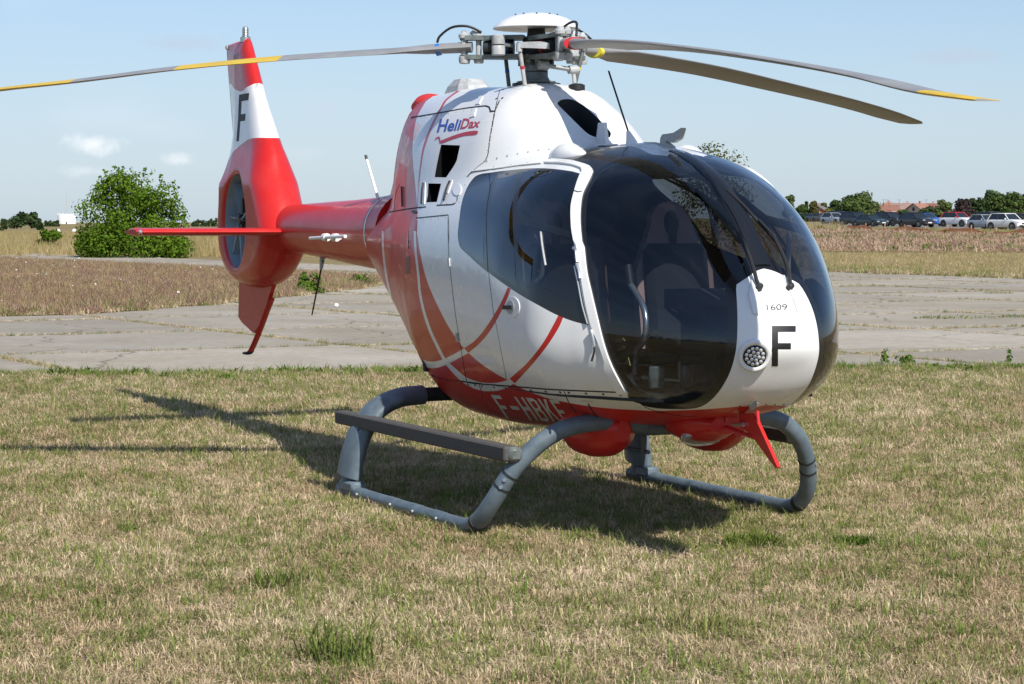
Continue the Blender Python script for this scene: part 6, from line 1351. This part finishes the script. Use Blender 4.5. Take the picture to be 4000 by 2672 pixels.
def car(px, py_base, kind, colour, label, roof=None, yaw=-56, dep=None):
    (a, t), = Z('s', (px, py_base)); d = dep or 2.53 / (.0076 + (t - 867.5) / F_PX); x = (a - 2000) / F_PX * d
    root = empty('parked_car', (x, d, terr(x, d) + .05), R(yaw + random.uniform(-4, 4))); tag(root, label, 'car', 'cars parked beyond the field')
    L, W, H, belt, hood = {'hatch': (4.0, .87, 1.50, .95, .95), 'suv': (4.45, .92, 1.66, 1.05, 1.08), 'saloon': (4.7, .88, 1.42, .90, .88), 'estate': (4.6, .90, 1.48, .95, .92)}[kind]
    h = L / 2; cl = .20 if kind != 'suv' else .26; B = MB()
    B.loft([rrect(-h, W * .80, cl + .22, belt - .12, .1), rrect(-h + .10, W * .95, cl + .04, belt, .12), rrect(-h + .9, W, cl, belt, .14), rrect(h - 1.45, W, cl, belt, .14), rrect(h - .95, W * .99, cl, hood - .02, .14), rrect(h - .22, W * .93, cl + .02, hood - .16, .14), rrect(h, W * .72, cl + .10, hood - .34, .1)])
    body = B.build('body', CM[colour], root, angle=35)
    fr = h - 1.35; rr = {'hatch': -h + .25, 'suv': -h + .25, 'saloon': -h + .95, 'estate': -h + .2}[kind]; rt0, rt1 = {'saloon': (-h + 1.55, h - 2.05)}.get(kind, (-h + .62, h - 2.0))
    zt = H - .07
    gl = MB().loft([[(fr, y * W * .93, belt - .03) if k == 0 else None for k in (0,) for y in (1,)][0:0] or [(rr, -W * .92, belt - .03), (rr, W * .92, belt - .03), (fr, W * .94, belt - .03), (fr, -W * .94, belt - .03)], [(rt0, -W * .74, zt), (rt0, W * .74, zt), (rt1, W * .76, zt), (rt1, -W * .76, zt)]]).build('windows', M['carglass'], root, smooth=False)
    MB().box(((rt0 + rt1) / 2, 0, zt + .03), (rt1 - rt0 + .12, W * 1.56, .085), bev=.035).build('roof', CM[roof or colour], root)
    for s_ in (-1, 1):
        for xx0, xx1 in ((rr + .02, rt0), (fr - .02, rt1), ((rr + fr) / 2 - .12, (rt0 + rt1) / 2 - .05)):
            MB().tube([(xx0, s_ * W * .93, belt - .02), (xx1, s_ * W * .76, zt)], .045, 6).build('pillar', CM[roof or colour] if xx0 != (rr + fr) / 2 - .12 else M['plastic'], root)
        MB().box((fr - .28, s_ * (W + .10), belt + .06), (.12, .20, .14), bev=.03).build('mirror', CM[roof or colour], root)
        hl = MB().box((h - .20, s_ * W * .72, hood - .30), (.26, .36, .15), bev=.05).build('headlight', M['lamp'], root)
        MB().box((-h + .06, s_ * W * .74, belt - .20), (.12, .28, .22), bev=.03).build('tail_light', CM['red'], root)
        for wx in (h - .83, -h + .78):
            wr = .33 if kind != 'suv' else .37
            wh = MB().lathe([(wr * .62, -.10), (wr * .95, -.11), (wr, -.07), (wr, .07), (wr * .95, .11), (wr * .62, .10)], (wx, s_ * (W - .07), wr), (0, 1, 0), 20).build('wheel', M['tyre'], root); MB().lathe([(0, .02), (wr * .2, .05), (wr * .6, .03), (wr * .66, .09)] if s_ > 0 else [(wr * .66, -.09), (wr * .6, -.03), (wr * .2, -.05), (0, -.02)], (wx, s_ * (W - .06), wr), (0, 1, 0), 16).build('rim', M['rim'], wh)
            MB().lathe([(wr + .07, -.02), (wr + .07, .02), (wr * .9, .03)], (wx, s_ * (W - .005), wr), (0, s_, 0), 20).build('wheel_arch', M['plastic'], root)
    MB().box((h - .05, 0, hood - .42), (.14, W * .95, .16), bev=.03).build('grille', M['plastic'], root)
    MB().box((h - .06, 0, cl + .16), (.22, W * 1.5, .20), bev=.05).build('bumper', M['plastic'] if kind == 'suv' else CM[colour], root)
    MB().box((h + .04, 0, cl + .26), (.03, .52, .11)).build('number_plate', M['plate'], root, smooth=False)
    return root
car(300, 492, 'estate', 'slate', 'grey green estate at the left end of the parked row', dep=420); car(345, 492, 'estate', 'slate', 'second grey green car from the left end of the parked row', dep=415); car(385, 492, 'hatch', 'grey', 'grey hatchback third from the left end of the parked row', dep=405)
car(478, 506, 'hatch', 'silver', 'silver hatchback partly hidden by tall grass', dep=285); car(512, 500, 'suv', 'navy', 'dark navy off-roader behind the silver hatchback', dep=300)
car(632, 519, 'suv', 'black', 'tall black off-roader behind the dark green saloon', dep=272); car(733, 530, 'saloon', 'green', 'low dark green saloon between the black off-roaders'); car(878, 526, 'suv', 'black', 'black off-roader right of the dark green saloon')
car(1066, 535, 'suv', 'black', 'black crossover in front of the bright blue hatchback'); car(1150, 524, 'hatch', 'blue', 'bright blue hatchback mostly behind the black crossover', dep=268)
car(1367, 530, 'suv', 'white', 'white crossover with red roof standing alone', roof='red'); car(1568, 549, 'hatch', 'silver', 'silver grey hatchback left of the white off-roader'); car(1618, 500, 'suv', 'slate', 'slate blue off-roader behind the silver grey hatchback', dep=268)
car(1727, 556, 'suv', 'white', 'white off-roader with roof rails at the right'); car(1835, 520, 'estate', 'grey', 'grey estate half out of sight behind the white off-roader', dep=262); car(1880, 556, 'suv', 'brown', 'brown car cut off at the right end of the row')
# ================================================================== orange netting fence
fa, fb = np.array([32.9, 223.]), np.array([44.5, 160.]); fence = empty('netting_fence', (fa[0], fa[1], 0)); tag(fence, 'low orange plastic netting fence on wooden stakes before the cars', 'fence')
M['net'] = mat('orange_net', (.72, .17, .05), .6); M['stake'] = mat('stake_wood', (.42, .28, .16), .8)
nst = 13; tops = []
for i in range(nst):
    q = fa + (fb - fa) * i / (nst - 1); z = terr(*q); h = .55 + .30 * abs(math.sin(i * 2.3)); tops.append(h); o_ = q - fa
    MB().tube([(o_[0], o_[1], z - .2), (o_[0] + .03 * math.sin(i), o_[1], z + h)], .05, 6).build('stake', M['stake'], fence)
net = MB(); N = 700
for k in range(N):
    for s_ in (0, 1):
        u0 = k / N; u1 = (k + 1) / N; q0, q1 = fa + (fb - fa) * u0 - fa, fa + (fb - fa) * u1 - fa
        for r_ in range(5):
            sag = lambda u: (.48 + .16 * math.sin(u * 30) - .18 * abs(math.sin(u * (nst - 1) * math.pi)))
            za, zb_ = [(r_ + (0 if (s_ == e) else 1)) / 5 for e in (0, 1)]
            A = (q0[0], q0[1], terr(*(q0 + fa)) + .02 + za * sag(u0)); Bq = (q1[0], q1[1], terr(*(q1 + fa)) + .02 + zb_ * sag(u1)); net.add([A, Bq, (Bq[0], Bq[1], Bq[2] + .05), (A[0], A[1], A[2] + .05)], [(0, 1, 2, 3)])
net.build('netting', M['net'], fence, smooth=False, recalc=False)
